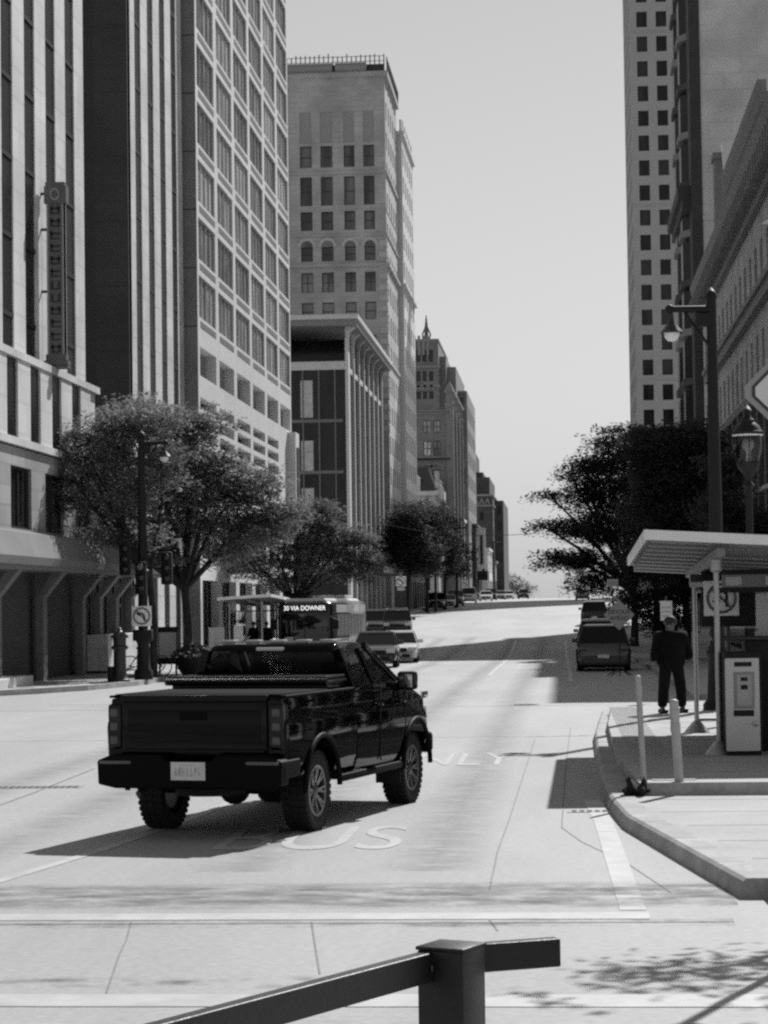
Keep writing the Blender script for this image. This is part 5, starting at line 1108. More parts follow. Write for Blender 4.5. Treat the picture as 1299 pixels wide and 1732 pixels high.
def lamp_post(label, loc, H, arm, s, r=.10, group='tall street lamps'):
    t = thing('street_lamp', label, 'street lamp', loc, 0, group)
    mb = MB(); mb.lathe((0, 0, 0), [(.30, 0), (.30, .25), (.22, .35), (.19, 1.1), (.24, 1.2), (.15, 1.35), (r*1.2, 1.7), (r*1.15, 3.2), (r*1.6, 3.24), (r*1.6, 3.4), (r*1.1, 3.45), (r*.8, H), (r*1.05, H+.02), (r*.9, H+.1), (0, H+.22)], 14); mb.build('post', M_['black'], t)
    lamp_arm(t, H-.2, arm, s); return t
Yl = 43.0; lp = atY(1213, 1010, Yl)
lamp_post('tall black lamp post with one left arm and pendant lamp behind the right bus shelter', (lp.x, Yl, .15), ZatY(1207, 505, Yl)-.15, .78, -1, .115)
Yl = 96.0
lamp_post('tall black lamp post half lost against the right hand trees', (XatY(1110, Yl), Yl, g(Yl)+.15), ZatY(1107, 715, Yl)-.15, 1.0, -1, .11)
# left corner pole with lamp arm, signal heads and sign
Yl = 70.5; pb = atY(243, 1146, Yl)
t = lamp_post('black lamp and signal pole with a no turn sign on the left corner', (pb.x, Yl, g(Yl)+.15), ZatY(243, 735, Yl)-.2, .75, 1, .13, None)
def signal_head(parent, x, y, z, lit=None):
    mb = MB(); mb.bbox(x-.17, x+.17, y-.12, y+.12, z, z+1.02, .03); h = mb.build('signal_head', M_['black'], parent)
    for k in range(3):
        mb = MB(); mb.lathe((x, y-.12, z+.18+k*.33), [(.11, 0), (.12, -.02), (.12, -.18)], 12, 'y'); mb.build('visor', M_['black'], h)
        mb = MB(); mb.lathe((x, y-.13, z+.18+k*.33), [(.105, 0), (0, -.03)], 12, 'y'); mb.build('signal_lens', mat('signal_lens_pale', .35, .3) if k == lit else M_['lensdark'], h)
zz_ = ZatY(243, 1000, Yl)-g(Yl)-.15
signal_head(t, 0, -.28, zz_-.1, 2); signal_head(t, -.55, .0, zz_+.5); signal_head(t, .75, .1, zz_+.2)
mb = MB(); mb.tube([(-.55, 0, zz_+1.4), (.75, .05, zz_+1.1)], .035, 6); mb.bbox(-.3, .3, -.22, .1, zz_-1.55, zz_-1.2, .03); mb.build('signal_bracket', M_['black'], t)
sign_symbol(t, (0, -.24, ZatY(243, 1042, Yl)-g(Yl)-.15), .62, 'left')
# pedestal, litter bin kiosk, bike, planter on the left pavement
Yp = 68.5; pp = atY(203, 1155, Yp)
t = thing('call_box', 'dark waist-thick pedestal call box with a domed cap on the left corner', 'call box', (pp.x, Yp, g(Yp)+.15))
mb = MB(); mb.lathe((0, 0, 0), [(.30, 0), (.30, .06), (.24, .12), (.20, .3), (.19, .95), (.26, 1.0), (.26, 1.06), (.20, 1.1), (.20, 1.32)], 10); mb.build('pedestal', M_['dark'], t)
mb = MB(); mb.lathe((0, 0, 1.32), [(.27, 0), (.28, .05), (.2, .12), (.1, .2), (.04, .24), (.06, .29), (0, .34)], 12); mb.build('cap', M_['dark'], t)
mb = MB(); mb.bbox(-.36, -.18, -.18, .12, 0, .46, .03); mb.build('side_box', M_['black'], t)
Yp = 76.0; pp = atY(284, 1105, Yp)
t = thing('information_stand', 'small stand with a pale poster under a dark hood on the left pavement', 'information stand', (pp.x, Yp, g(Yp)+.2))
mb = MB(); mb.bbox(-.33, .33, -.05, .05, .30, 1.5, .02); [mb.box(x-.03, x+.03, -.03, .03, -.1, .35) for x in (-.28, .28)]; mb.bbox(-.40, .40, -.14, .14, 1.42, 1.56, .03); mb.build('stand_frame', M_['black'], t)
mb = MB(); mb.box(-.29, .29, -.062, -.05, .52, 1.38); mb.build('poster', M_['lightgrey'], t)
mb = MB(); mb.box(-.40, .40, -.12, .10, .36, .46); mb.build('shelf', M_['black'], t)
def bicycle(label, loc, rz):
    t = thing('bicycle', label, 'bicycle', loc, rz, 'bicycles chained on the left pavement')
    f = MB(); A_, B_, Cc, D_, E_2 = (-.5, 0, .34), (0, 0, .30), (.32, 0, .82), (-.16, 0, .82), (.52, 0, .34)
    for p, q in ((A_, B_), (B_, (.36, 0, .66)), (B_, D_), (A_, D_), (D_, Cc), (Cc, (.36, 0, .66)), ((.36, 0, .66), E_2)): f.tube([p, q], .018, 6)
    f.build('bicycle_frame', M_['black'], t)
    for x in (-.5, .52):
        w_ = MB(); w_.tube([(x+.33*math.cos(a), 0, .34+.33*math.sin(a)) for a in frange(0, 2*PI, .25)], .02, 6); [w_.tube([(x, 0, .34), (x+.33*math.cos(a), 0, .34+.33*math.sin(a))], .004, 4) for a in frange(0, 2*PI, .52)]; w_.build('wheel', M_['rubber'], t)
    s_ = MB(); s_.bbox(-.30, -.04, -.06, .06, .90, .95, .015); s_.tube([(-.16, 0, .8), (-.17, 0, .92)], .015, 6); s_.build('saddle', M_['black'], t)
    h_ = MB(); h_.tube([(.32, 0, .82), (.30, 0, .98)], .016, 6); h_.tube([(.42, -.26, .98), (.30, -.1, 1.0), (.30, .1, 1.0), (.42, .26, .98)], .014, 6); h_.build('handlebar', M_['black'], t)
Yb = 73.0; q = atY(246, 1135, Yb); bicycle('bicycle leaning behind the left corner pole, wheels on both sides of it', (q.x, Yb, g(Yb)+.17), .1)
Yb = 76.5; q = atY(293, 1128, Yb); bicycle('second bicycle, between the pole and the round planter', (q.x-.1, Yb, g(Yb)+.2), .25)
Yb = 74.5; q = atY(327, 1130, Yb); t = thing('planter', 'round dark planter overflowing with pale flowers behind the pickup', 'planter', (q.x, Yb, g(Yb)+.15))
mb = MB(); mb.lathe((0, 0, 0), [(.35, 0), (.45, .15), (.62, .5), (.66, .62), (.6, .62), (.55, .55), (0, .55)], 18); mb.build('pot', M_['black'], t)
rg = random.Random(2); vs, fs, mi = [], [], []
for k in range(900):
    a, r_ = rg.uniform(0, 2*PI), .75*rg.random()**.5; z = .62+.45*(1-(r_/.8)**2)*rg.random(); p = Vector((r_*math.cos(a), r_*math.sin(a), z)); u = Vector((rg.gauss(0, 1), rg.gauss(0, 1), rg.gauss(0, .6))).normalized()*.06; v = u.orthogonal().normalized()*.04
    o = len(vs); vs += [tuple(p-u), tuple(p+v), tuple(p+u), tuple(p-v)]; fs.append((o, o+1, o+2, o+3)); mi.append(1 if rg.random() < .22 else 0)
mb = MB(); mb.v, mb.f, mb.mi, mb.sm = vs, fs, mi, [False]*len(fs); mb.build('flowers', [LF2, mat('petals', .5, .7)], t)

# bus shelters: sloping ribbed roof on steel posts with glass walls
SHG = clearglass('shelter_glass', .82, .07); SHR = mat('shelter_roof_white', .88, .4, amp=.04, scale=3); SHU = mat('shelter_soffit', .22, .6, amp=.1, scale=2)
def shelter(label, loc, s, L, Wd, zlow, zhigh, drop, posts):
    """local: x from the road edge inwards (times s), y along the street away from the camera; roof highest at y=0"""
    t = thing('bus_shelter', label, 'bus shelter', loc, 0, 'bus shelters'); X = lambda a: s*a
    def rz(x, y): return zhigh+(zlow-zhigh)*y/L-drop*x/Wd
    mb = MB(); th = .10
    def plate(mb, x0, x1, y0, y1, d0, d1):
        c = [(X(x0), y0), (X(x1), y0), (X(x1), y1), (X(x0), y1)]; rzz = [rz(x0, y0), rz(x1, y0), rz(x1, y1), rz(x0, y1)]
        vs = [(p[0], p[1], z+d0) for p, z in zip(c, rzz)]+[(p[0], p[1], z+d1) for p, z in zip(c, rzz)]
        mb.add(vs, [(3, 2, 1, 0), (4, 5, 6, 7), (0, 1, 5, 4), (1, 2, 6, 5), (2, 3, 7, 6), (3, 0, 4, 7)], False)
    plate(mb, 0, Wd, 0, L, -.012, .02); plate(mb, 0, Wd, -.03, 0, -th, .03); plate(mb, 0, Wd, L, L+.03, -th, .03); plate(mb, -.03, 0, -.03, L+.03, -th, .03); plate(mb, Wd, Wd+.03, -.03, L+.03, -th, .03)
    rf = mb.build('roof', SHR, t)
    mb = MB()
    k = 0
    for y in frange(.35, L-.25, .9): plate(mb, .08, Wd-.1, y, y+.5, -.09-.012*k, -.013); k += 1
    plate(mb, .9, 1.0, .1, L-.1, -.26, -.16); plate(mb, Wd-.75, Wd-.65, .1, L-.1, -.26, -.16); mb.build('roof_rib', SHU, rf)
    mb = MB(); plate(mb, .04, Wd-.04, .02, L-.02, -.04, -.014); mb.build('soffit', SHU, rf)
    for (px_, py_) in posts:
        mb = MB(); zt_ = rz(px_, py_)-.2; mb.tube([(X(px_), py_, 0), (X(px_), py_, zt_)], .038, 10); mb.lathe((X(px_), py_, 0), [(.2, 0), (.18, .03), (.09, .14), (.05, .18)], 12); mb.lathe((X(px_), py_, zt_-.22), [(.04, 0), (.075, .02), (.075, .17), (.04, .2)], 12); mb.build('post', M_['steel'], t)
    xb_ = max(p[0] for p in posts); xf = min(p[0] for p in posts); ys = sorted({p[1] for p in posts})
    for a, b in zip(ys, ys[1:]):
        n = max(1, round((b-a)/1.4))
        for k in range(n):
            y0_, y1_ = a+(b-a)*k/n+.07, a+(b-a)*(k+1)/n-.07; mb = MB(); mb.box(min(X(xb_-.006), X(xb_+.006)), max(X(xb_-.006), X(xb_+.006)), y0_, y1_, .25, 2.15); mb.build('glass_panel', SHG, t)
    mb = MB(); mb.box(min(X(xf+.5), X(xb_-.06)), max(X(xf+.5), X(xb_-.06)), ys[-1]-.006, ys[-1]+.006, .25, 2.15); mb.build('glass_panel', SHG, t)
    mb = MB()
    for z in (.2, 2.2): mb.tube([(X(xb_), ys[0], z), (X(xb_), ys[-1], z)], .03, 8); mb.tube([(X(xf), ys[-1], z), (X(xb_), ys[-1], z)], .03, 8)
    mb.build('rail', M_['steel'], t)
    mb = MB(); mb.box(min(X(xb_-.55), X(xb_-.15)), max(X(xb_-.55), X(xb_-.15)), ys[0]+1.6, ys[-1]-.8, .42, .47); [mb.box(min(X(xb_-.4), X(xb_-.3)), max(X(xb_-.4), X(xb_-.3)), y, y+.08, 0, .42) for y in (ys[0]+1.8, ys[-1]-1.1)]; mb.build('bench', M_['dark'], t)
    return t
SH = shelter('large white-edged bus shelter on the raised platform at the right edge', (1.08, 29.3, .29), 1, 7.8, 3.6, 2.73, 2.93, .22, [(.96, 1.3), (.96, 6.4), (2.9, 1.3), (2.9, 6.4)])
mb = MB(); mb.box(.9, 2.9, 6.3, 6.36, 2.26, 2.45); mb.build('header_beam', M_['dark'], SH)
mb = MB(); mb.box(1.15, 3.4, 2.9, 3.0, 2.22, 2.40); hp = mb.build('route_panel', M_['midgrey'], SH)
mb = MB(); mb.box(1.1, 3.45, 2.88, 3.02, 2.40, 2.47); mb.box(1.1, 3.45, 2.88, 3.02, 2.15, 2.22); mb.build('panel_frame', M_['black'], hp)
mb = MB(); mb.box(1.2, 1.42, 2.89, 2.9, 2.25, 2.37); mb.box(1.75, 2.0, 2.89, 2.9, 2.25, 2.37); mb.build('panel_pictogram', M_['lightgrey'], hp)
ps = shelter('smaller bus shelter across the road on the left pavement, two people under it', (XatY(460, 100), 99.5, g(101)+.15), -1, 7.0, 2.35, 2.75, 2.92, .12, [(.5, .8), (.5, 6.0), (1.95, .8), (1.95, 6.0)])
mb = MB(); mb.box(-1.75, -1.35, .78, .84, .3, 1.6); mb.build('poster_panel', M_['white'], ps)
mb = MB(); mb.box(-2.9, -2.2, .9, 1.0, .0, 1.5); mb.build('side_screen', M_['lightgrey'], ps)
# ticket machine
Yk = 30.3; q = atY(1260, 1270, Yk)
t = thing('ticket_machine', 'pale upright ticket machine with a screen, dark sided, in front of the right shelter', 'ticket machine', (q.x, Yk, .29), R(6))
mb = MB(); mb.bbox(-.24, .24, -.02, .36, .05, 1.36, .02); mb.build('cabinet', M_['black'], t)
mb = MB(); mb.box(-.22, .22, .0, .34, 0, .05); mb.build('base', M_['black'], t)
mb = MB(); mb.bbox(-.25, .20, -.06, -.02, .06, 1.28, .015); fp = mb.build('front_panel', mat('ticket_machine_front', .62, .5, amp=.05, scale=4), t)
boxes('slot', [(-.13, .10, -.066, -.06, 1.17, 1.23), (-.15, .12, -.066, -.06, .52, .60)], M_['black'], fp)
mb = MB(); mb.bbox(-.14, .13, -.07, -.058, .62, 1.10, .01); sc_ = mb.build('screen_bezel', mat('bezel_grey', .3, .5), fp)
mb = MB(); mb.box(-.10, .09, -.074, -.07, .66, 1.06); mb.build('screen', mat('pale_screen', .4, .15, amp=.2, scale=6), sc_)
mb = MB(); mb.bbox(-.05, .04, -.078, -.073, .98, 1.03, .003); mb.bbox(-.05, .04, -.078, -.073, .87, .93, .003); mb.build('button', M_['black'], sc_)
mb = MB(); mb.lathe((.14, -.06, .42), [(.035, 0), (.04, -.02), (.02, -.03), (0, -.03)], 12, 'y'); mb.build('coin_knob', M_['steel'], fp)
# dark cabinet beside it, at the picture edge
q = atY(1292, 1270, 30.8); t = thing('display_cabinet', 'tall dark display cabinet cut by the right picture edge beside the ticket machine', 'cabinet', (q.x+.16, 31.2, .29))
mb = MB(); mb.bbox(-.36, .5, -.1, .4, 0, 1.5, .02); mb.build('cabinet', M_['black'], t); mb = MB(); mb.bbox(-.8, .55, -.16, .46, 1.5, 1.55, .015); mb.build('cap', M_['dark'], t)
# sign behind the shelter
Yq = 35.0; q = atY(1220, 1010, Yq); t = thing('no_turn_sign', 'large square no turn sign on a dark board inside the right shelter', 'sign', (q.x, Yq, .29))
mb = MB(); mb.tube([(.1, .09, 0), (.1, .09, 2.3)], .03, 8); mb.build('post', M_['dark'], t); mb = MB(); zz0 = ZatY(1220, 1060, Yq)-.29; mb.bbox(-.30, .52, .03, .07, zz0, zz0+.86, .01); mb.build('board', M_['black'], t); sign_symbol(t, (0, 0, ZatY(1220, 1012, Yq)-.29), .53, 'uturn')
mb = MB(); z_ = ZatY(1220, 995, Yq)-.29; mb.box(-.48, .5, .015, .03, z_+.02, z_+.10); mb.build('cross_rail', M_['steel'], t)
# detour sign
Yd = 74.0; q = atY(1047, 1040, Yd); base = g(Yd); t = thing('detour_sign', 'grey diamond sign reading detour ahead standing by the right kerb', 'sign', (q.x, Yd, base))
zc = q.z-base; hd_ = .50
mb = MB(); mb.prism([(0, hd_), (hd_, 0), (0, -hd_), (-hd_, 0)], (0, 0, zc), (1, 0, 0), (0, 0, 1), (0, .012, 0)); pn = mb.build('sign_panel', mat('work_zone_sign', .3, .5, amp=.08, scale=4), t, .0)
text('lettering', 'DETOUR', .19, M_['black'], pn, frame((0, -.004, zc+.09), (1, 0, 0), (0, -1, 0)), .002, .95); text('lettering', 'AHEAD', .19, M_['black'], pn, frame((0, -.004, zc-.11), (1, 0, 0), (0, -1, 0)), .002, .95)
mb = MB(); mb.tube([(0, .04, 0), (0, .04, zc+.3)], .022, 6); [mb.tube([(0, .04, .25), (dx, .04+dy, 0)], .018, 6) for dx, dy in ((.4, .3), (-.4, .3), (.3, -.4), (-.3, -.4))]; mb.build('stand', M_['black'], t)
# diamond sign near the right edge, lantern
Yd = 16.0; lc = atY(1250, 663, Yd); h_ = .65; t = thing('diamond_sign', 'large blank pale diamond sign on a post cut by the right picture edge', 'sign', (lc.x+h_, Yd, .15)); zc = lc.z-.15
rnd_d = lambda h, c: [(h-c, c), (c, h-c), (-c, h-c), (-(h-c), c), (-(h-c), -c), (-c, -(h-c)), (c, -(h-c)), (h-c, -c)]
mb = MB(); mb.prism(rnd_d(h_, .04), (0, 0, zc), (1, 0, 0), (0, 0, 1), (0, .006, 0)); pn = mb.build('sign_panel', mat('sign_border_aluminium', .32, .45), t)
mb = MB(); mb.prism(rnd_d(h_-.075, .035), (0, -.004, zc), (1, 0, 0), (0, 0, 1), (0, .004, 0)); mb.build('sign_face', M_['white'], pn)
mb = MB(); o_, i_ = rnd_d(h_-.055, .035), rnd_d(h_-.082, .03)
for k in range(8): a, b, c, d = o_[k], o_[(k+1) % 8], i_[(k+1) % 8], i_[k]; mb.quad(*[(p[0], -.007, zc+p[1]) for p in (a, b, c, d)])
mb.build('sign_border', M_['dark'], pn)
mb = MB(); mb.tube([(0, .05, 0), (0, .05, zc+h_*.8)], .04, 8); mb.build('post', M_['steel'], t)
Yl = 39.0; q = atY(1265, 752, Yl); t = thing('lantern_post', 'black post topped by an old style glass lantern with a white globe', 'street lamp', (q.x, Yl, .29)); zc = q.z-.29
mb = MB(); mb.lathe((0, 0, 0), [(.2, 0), (.2, .5), (.12, .6), (.07, .9), (.06, zc-.75), (.10, zc-.7), (.05, zc-.62), (.09, zc-.5), (.18, zc-.4), (.2, zc-.34), (.2, zc-.30)], 14); mb.build('post', M_['black'], t)
mb = MB()
for k in range(8): a = PI/4*k; mb.tube([(.19*math.cos(a), .19*math.sin(a), zc-.3), (.25*math.cos(a), .25*math.sin(a), zc+.18)], .012, 5)
mb.lathe((0, 0, zc+.18), [(.25, -.02), (.28, 0), (.28, .04), (.2, .06)], 16); mb.build('lantern_cage', M_['black'], t)
mb = MB(); mb.lathe((0, 0, zc+.22), [(.25, 0), (.2, .1), (.12, .16), (.12, .2), (.06, .26), (.05, .32), (.08, .36), (0, .46)], 16); mb.build('lantern_cap', M_['black'], t)
mb = MB(); mb.lathe((0, 0, zc+.14), [(.255, 0), (.262, .035), (.25, .04)], 16); mb.build('cap_ring', M_['white'], t)
mb = MB(); mb.lathe((0, 0, 0), [(.185, zc-.29), (.235, zc-.1), (.243, zc+.16)], 16); mb.build('lantern_glass', clearglass('smoked_lantern_glass', .5, .05), t)
mb = MB(); mb.ball((0, 0, zc+.0), .105, 14, (1, 1, 1.15)); mb.tube([(0, 0, zc-.3), (0, 0, zc-.1)], .04, 8); mb.build('globe', mat('frosted_globe', .8), t)
# dark shop fascia glimpsed above the shelter roof
q = atY(1253, 905, 84); t = thing('shop_sign', 'dark shop fascia with small pale lettering above the right shelter roof', 'sign', (8.4, 100, 0))
q0 = atX(1253, 905, 8.35); mb = MB(); mb.box(-.15, 0, q0.y-100-9, q0.y-100+9, q0.z-.45, q0.z+.5); fa = mb.build('fascia', M_['black'], t)
mb = MB(); rg = random.Random(8); y = q0.y-100-6
while y < q0.y-100+6: mb.box(-.16, -.15, y, y+rg.uniform(.3, .55), q0.z-.2+rg.uniform(0, .1), q0.z+.12); y += .8
mb.build('lettering', M_['white'], fa)
mb = MB(); q1 = atX(1270, 848, 8.2); mb.box(-.6, -.4, q1.y-112, q1.y-88, q1.z, q1.z+.15); mb.build('canopy_edge', M_['white'], t)
# delineator posts on the corner
def delineator(label, px, pyb, pyt, r, w_, lean):
    b = atZ(px, pyb, .15); Y = b.y; h = atY(px, pyt, Y).z-.15
    t = thing('flexible_post', label, 'bollard', (b.x, Y, .15), 0, 'white flexible posts on the corner'); DM = mat('faded_white_plastic', .42, .55, amp=.12, scale=4)
    mb = MB(); mb.tube([(0, 0, .02), (lean*.5, 0, h*.5), (lean, 0, h)], r, 10); [mb.lathe((lean*f, 0, h*f), [(r*1.02, -.05), (r*1.06, -.045), (r*1.06, .045), (r*1.02, .05)], 12) for f in (.72, .88)]; mb.ball((lean, 0, h), r, 8, (1, 1, .6)); mb.build('post', DM, t)
    mb = MB(); mb.lathe((0, 0, 0), [(.11, 0), (.11, .02), (.06, .04), (.04, .07), (r, .09)], 14); mb.build('base', M_['dark'], t); return t
delineator('thin white flexible post beside the black rag at the kerb corner', 1090, 1340, 1145, .034, 0, -.05)
delineator('thicker white flexible post right of the thin one', 1150, 1343, 1187, .054, 0, -.05)
q = atZ(1080, 1345, .15); t = thing('rag', 'crumpled black rag lying on the pavement at the foot of the thin white post', 'rag', (q.x, q.y, .15))
bm = bmesh.new(); bmesh.ops.create_icosphere(bm, subdivisions=3, radius=.14)
for v in bm.verts: n_ = math.sin(v.co.x*40)*.2+math.cos(v.co.y*33)*.2+math.sin(v.co.z*37+v.co.x*20)*.2; v.co = Vector((v.co.x*(1+n_)*.9+v.co.z*.2, v.co.y*(1+n_)*1.6, max(0, (v.co.z+.10)*(.6+n_))))
mb = MB(); mb.frombm(bm, True); rgm = mb.build('cloth', M_['black'], t)
# far left corner sign, lamps, wire
Ys = 183.0
for (px, py, Y, sz, lab) in ((678, 983, 183., .8, 'white no turn sign at the far left corner with a small plate below'), (786, 987, 268., .75, 'small white no turn sign farther along the left kerb')):
    q = atY(px, py, Y); b_ = g(Y)+.15; t = thing('no_turn_sign', lab, 'sign', (q.x, Y, b_), 0, 'no turn signs on the left side'); mb = MB(); mb.tube([(0, .04, 0), (0, .04, q.z-b_+.4)], .04, 6); mb.build('post', M_['dark'], t); sign_symbol(t, (0, 0, q.z-b_), sz, 'left')
    if px < 700: mb = MB(); mb.box(-.3, .3, 0, .012, q.z-b_-.75, q.z-b_-.48); mb.build('sub_plate', M_['lightgrey'], t)
for k, (px, pt_, Y) in enumerate(((737, 948, 205.), (773, 890, 228.), (836, 915, 330.))):
    z1 = ZatY(px, pt_, Y); b_ = g(Y)+.15; t = thing('street_lamp', ('twin globe lamp post before the dark trees', 'tall plain dark pole beside the parked cars at the far left', 'thin dark lamp pole before the far stepped block')[k], 'street lamp', (XatY(px, Y), Y, b_), 0, 'far lamp posts')
    mb = MB(); mb.tube([(0, 0, 0), (0, 0, 1), (0, 0, z1-b_)], [.2, .12, .09], 8); mb.tube([(-.6, 0, z1-b_-.2), (.6, 0, z1-b_-.2)], .05, 6); mb.build('post', M_['black'], t)
    if k == 0:
        for s in (-1, 1): mb = MB(); mb.ball((s*.6, 0, z1-b_+.15), .24, 10); mb.build('globe', M_['lightgrey'], t)
    else: mb = MB(); mb.bbox(.3, 1.0, -.12, .12, z1-b_-.25, z1-b_-.1, .03); mb.build('lamp_head', M_['dark'], t)
mb = MB(); a, b = atY(640, 884, 176), atY(905, 902, 176); mb.tube([a.lerp(b, i/8)+Vector((0, 0, -.5*(1-(i/4-1)**2))) for i in range(9)], .02, 4); tag(mb.build('span_wire', M_['dark']), 'thin dark wire strung across the street at the far crossing', 'wire')

# foreground railing: square post with a bent rail
RB = mat('black_railing_paint', .010, .42, .4, amp=.25, scale=20, bump=.15); Yr = 4.6
pc = atY(763, 1600, Yr); lf_ = atY(470, 1700, 3.95); t = thing('railing', 'black square railing post and bent flat rail in the foreground', 'railing', (pc.x, pc.y, 0))
zt_ = pc.z; mb = MB(); w_ = .051
M0 = Matrix.Rotation(R(-24), 4, 'Z'); mb.M = M0; mb.bbox(-w_, w_, -w_, w_, 0, zt_-.004, .004); mb.box(-.11, .11, -.11, .11, 0, .02); mb.build('post', RB, t)
mb = MB(); mb.M = M0; mb.bbox(-w_-.003, w_+.003, -w_-.003, w_+.003, zt_-.004, zt_+.004, .003); mb.build('post_cap', RB, t)
zc_ = zt_-.036; mb = MB(); dl = Vector((-.42, -.80, 0)).normalized(); dr = Vector((.21, .10, 0)).normalized(); O_ = Vector((-.0, .06, zc_))
mb.beam(O_+dl*2.6, O_+dl*.0, .034, .058); mb.build('rail', RB, t, .003); mb = MB(); [mb.lathe((0, 0, 0), [(.009, 0), (.009, .004), (0, .006)], 6)]; mb.v = [tuple((Matrix.Translation(O_+dl*.12+Vector((.018, 0, .0))) @ Matrix.Rotation(R(90), 4, 'Y')) @ Vector(p)) for p in mb.v]; mb.build('bolt', M_['dark'], t); mb = MB(); mb.beam(O_, O_+dr*.235, .034, .058); mb.build('rail_stub', RB, t, .003)

# small plates by the right kerb
for (px, py, Y, w_, h_, nm, lab) in ((1036, 986, 86., .42, .28, 'parking_sign', 'small pale parking plate on a thin post above the detour sign'), (1127, 1033, 47., .24, .40, 'notice_plate', 'two stacked pale notices on a thin post behind the standing person')):
    q = atY(px, py, Y); b_ = g(Y)+.15; t = thing(nm, lab, 'sign', (q.x, Y, b_)); mb = MB(); mb.tube([(0, .03, 0), (0, .03, q.z-b_+.3)], .025, 6); mb.build('post', M_['dark'], t)
    mb = MB(); mb.box(-w_/2, w_/2, 0, .01, q.z-b_-h_/2, q.z-b_+h_/2); pn = mb.build('plate', M_['lightgrey'], t); mb = MB(); [mb.box(-w_*.4, w_*.4, -.003, 0, q.z-b_-h_*.3+k*h_*.22, q.z-b_-h_*.3+k*h_*.22+.02) for k in range(3)]; mb.build('print', M_['midgrey'], pn)

# ------------------------------------------------------------------ people
SKIN = mat('skin', .16, .6); HAIR = mat('dark_hair', .015, .7); CLO = mat('black_cloth', .004, .95, .2, amp=.3, scale=9); CLO2 = mat('charcoal_cloth', .008, .95, .2, amp=.3, scale=9); SHOE = mat('dark_shoe', .01, .5)
def skinned(name, chains, m, parent, lv=1, shift=0.):
    """chains: list of lists of (point, radius); first point of later chains may repeat an earlier point"""
    vs, rs, es, idx = [], [], [], {}
    for ch in chains:
        prev = None
        for p, r in ch:
            k = tuple(round(c, 4) for c in p)
            if k not in idx: idx[k] = len(vs); vs.append(p); rs.append(r)
            if prev is not None: es.append((prev, idx[k]))
            prev = idx[k]
    me = D.meshes.new(name); me.from_pydata(vs, es, []); o = D.objects.new('tmp', me); COL.objects.link(o)
    sk = o.modifiers.new('skin', 'SKIN'); sk.use_smooth_shade = True; 
    for i, d in enumerate(me.skin_vertices[0].data): d.radius = (rs[i], rs[i]) if not isinstance(rs[i], tuple) else rs[i]; d.use_root = (i == 0)
    sb = o.modifiers.new('sub', 'SUBSURF'); sb.levels = sb.render_levels = lv
    m2 = D.meshes.new_from_object(o.evaluated_get(bpy.context.evaluated_depsgraph_get())); D.objects.remove(o)
    m2.materials.clear(); m2.materials.append(m); m2.name = name; m2.polygons.foreach_set('use_smooth', [True]*len(m2.polygons)); return inst(name, m2, parent)
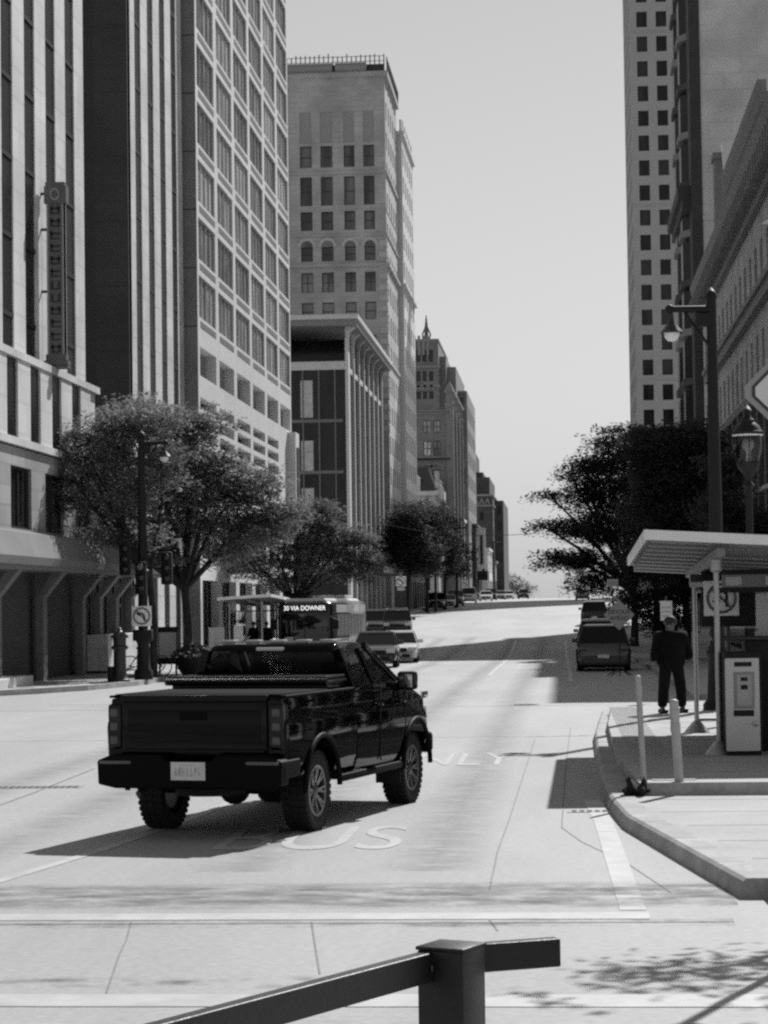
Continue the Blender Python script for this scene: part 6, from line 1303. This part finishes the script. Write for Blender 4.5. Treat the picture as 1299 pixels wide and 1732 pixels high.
def person(label, loc, rz, H=1.75, stance=.14, step=.0, arms=((.30, .0, .80), (-.30, .0, .80)), coat=1.0, group=None, cm=None, hem=.80, headturn=(0, 0)):
    k = H/1.75; v = lambda x, y, z: (x*k, y*k, z*k); t = thing('person', label, 'person', loc, rz, group)
    hip, chest, neck = v(0, 0, .94), v(0, -.01, 1.30), v(0, 0, 1.47)
    legs = [[(v(s*.09, 0, .90), .095*k), (v(s*stance*.8, s*step*.5+.03, .49), .062*k), (v(s*stance, s*step, .09), .042*k), (v(s*stance*1.1, s*step+.13, .05), .038*k)] for s in (1, -1)]
    hd_ = v(headturn[0]*.02, headturn[1]*.03+.01, 1.63)
    ch = [[(hip, .13*k), (v(0, 0, 1.1), .125*k), (chest, .145*k), (v(0, 0, 1.42), .085*k), (neck, .05*k), (v(0, .005, 1.53), .052*k), (hd_, .092*k), (v(0, .01, 1.71), .07*k)]]
    for l in legs: ch.append([(hip, .13*k)]+l)
    hands = []
    for s, (ax, ay, az) in zip((1, -1), arms):
        sh = v(s*.19, 0, 1.40); hand = Vector(v(ax, ay, az)); el = Vector(v(s*.27, -.05, 1.10)).lerp((Vector(sh)+hand)/2, .55); wr = hand+(el-hand).normalized()*.09*k
        ch.append([(chest, .145*k), (sh, .062*k), (tuple(el), .043*k), (tuple(wr), .03*k), (tuple(hand), .034*k)]); hands.append((hand, (hand-wr).normalized(), s))
        d = (hand-wr).normalized(); sd_ = d.cross(Vector((0, 1, 0))); sd_ = sd_.normalized() if sd_.length > .01 else Vector((1, 0, 0)); fw = sd_.cross(d)
        for i, (o, ln) in enumerate(((-.030, .062), (-.010, .075), (.010, .078), (.028, .068))):
            b_ = hand+fw*o*k+d*.035*k; ch.append([(tuple(hand), .034*k), (tuple(b_), .010*k), (tuple(b_+d*ln*.55*k+sd_*s*.008), .009*k), (tuple(b_+d*ln*k+sd_*s*.026), .007*k)])
        b_ = hand+fw*.035*k; ch.append([(tuple(hand), .034*k), (tuple(b_+fw*.012*k+d*.01), .010*k), (tuple(b_+fw*.028*k+d*.045*k), .008*k)])
    body = skinned('body', ch, SKIN, t, 1)
    # face and ears on the same head
    mb = MB(); hx, hy, hz = hd_; mb.ball((hx, hy+.095*k, hz-.005), .018*k, 8, (.8, 1.2, 1.4)); [mb.ball((hx+s*.093*k, hy, hz), .028*k, 8, (.4, .7, 1.2)) for s in (-1, 1)]; mb.build('face_features', SKIN, t)
    mb = MB(); [mb.ball((hx+s*.034*k, hy+.082*k, hz+.02), .012*k, 8) for s in (-1, 1)]; mb.ball((hx, hy+.085*k, hz-.055*k), .02*k, 8, (1.2, .5, .35)); mb.build('eyes_and_mouth', HAIR, t)
    mb = MB(); mb.ball((hx, hy-.018*k, hz+.035*k), .108*k, 14, (.95, 1.0, .95)); mb.build('hair', HAIR, t)
    c = coat; cl = [[(v(0, 0, hem+.02), (.20*k*c, .15*k*c)), (v(0, 0, 1.0), (.185*k*c, .15*k*c)), (v(0, -.01, 1.25), (.205*k*c, .155*k*c)), (v(0, 0, 1.40), (.15*k, .11*k)), (v(0, 0, 1.475), .07*k)]]
    for s, a in zip((1, -1), ch[3:4]+[None]): pass
    ac = [c_ for c_ in ch if c_[0][0] == chest and len(c_) == 5]
    for a in ac: cl.append([(v(0, 0, 1.40), (.15*k, .11*k)), (a[1][0], .085*k*c), (a[2][0], .066*k*c), (a[3][0], .05*k*c)])
    skinned('coat', cl, cm or CLO, t, 1)
    tr = [[(v(0, 0, .93), .15*k)]]+[[(v(0, 0, .93), .15*k), (l[0][0], .125*k), (l[1][0], .10*k), (l[2][0], .085*k)] for l in legs]; skinned('trousers', tr[1:], CLO2, t, 1)
    mb = MB()
    for l in legs:
        x, y, z = l[2][0]; mb.bbox(x-.05*k, x+.05*k, y-.09*k, y+.19*k, 0, .085*k, .03*k)
    mb.build('shoes', SHOE, t); return t, hands
Yp_ = 41.2; q = atZ(1137, 1206, .29)
pt_, hd2 = person('person in a bulky black coat and wide trousers standing by the right shelter', (q.x, q.y, .29), R(200), 1.76, .19, .06, ((.33, .12, .84), (-.38, .06, .90)), 1.42, hem=.74); pt_.scale = (1.16, 1.0, 1.0)
for k, (px, lab) in enumerate(((428, 'person in dark clothes under the left shelter, the one nearer its screen'), (450, 'person in dark clothes under the left shelter, the one nearer the bus'))):
    Y = 103.; person(lab, (XatY(px, Y), Y, g(Y)+.15), R(150+60*k), 1.72, .1, .03, ((.25, .22, 1.05), (-.27, .08, .82)), 1.05, 'people under the left shelter')
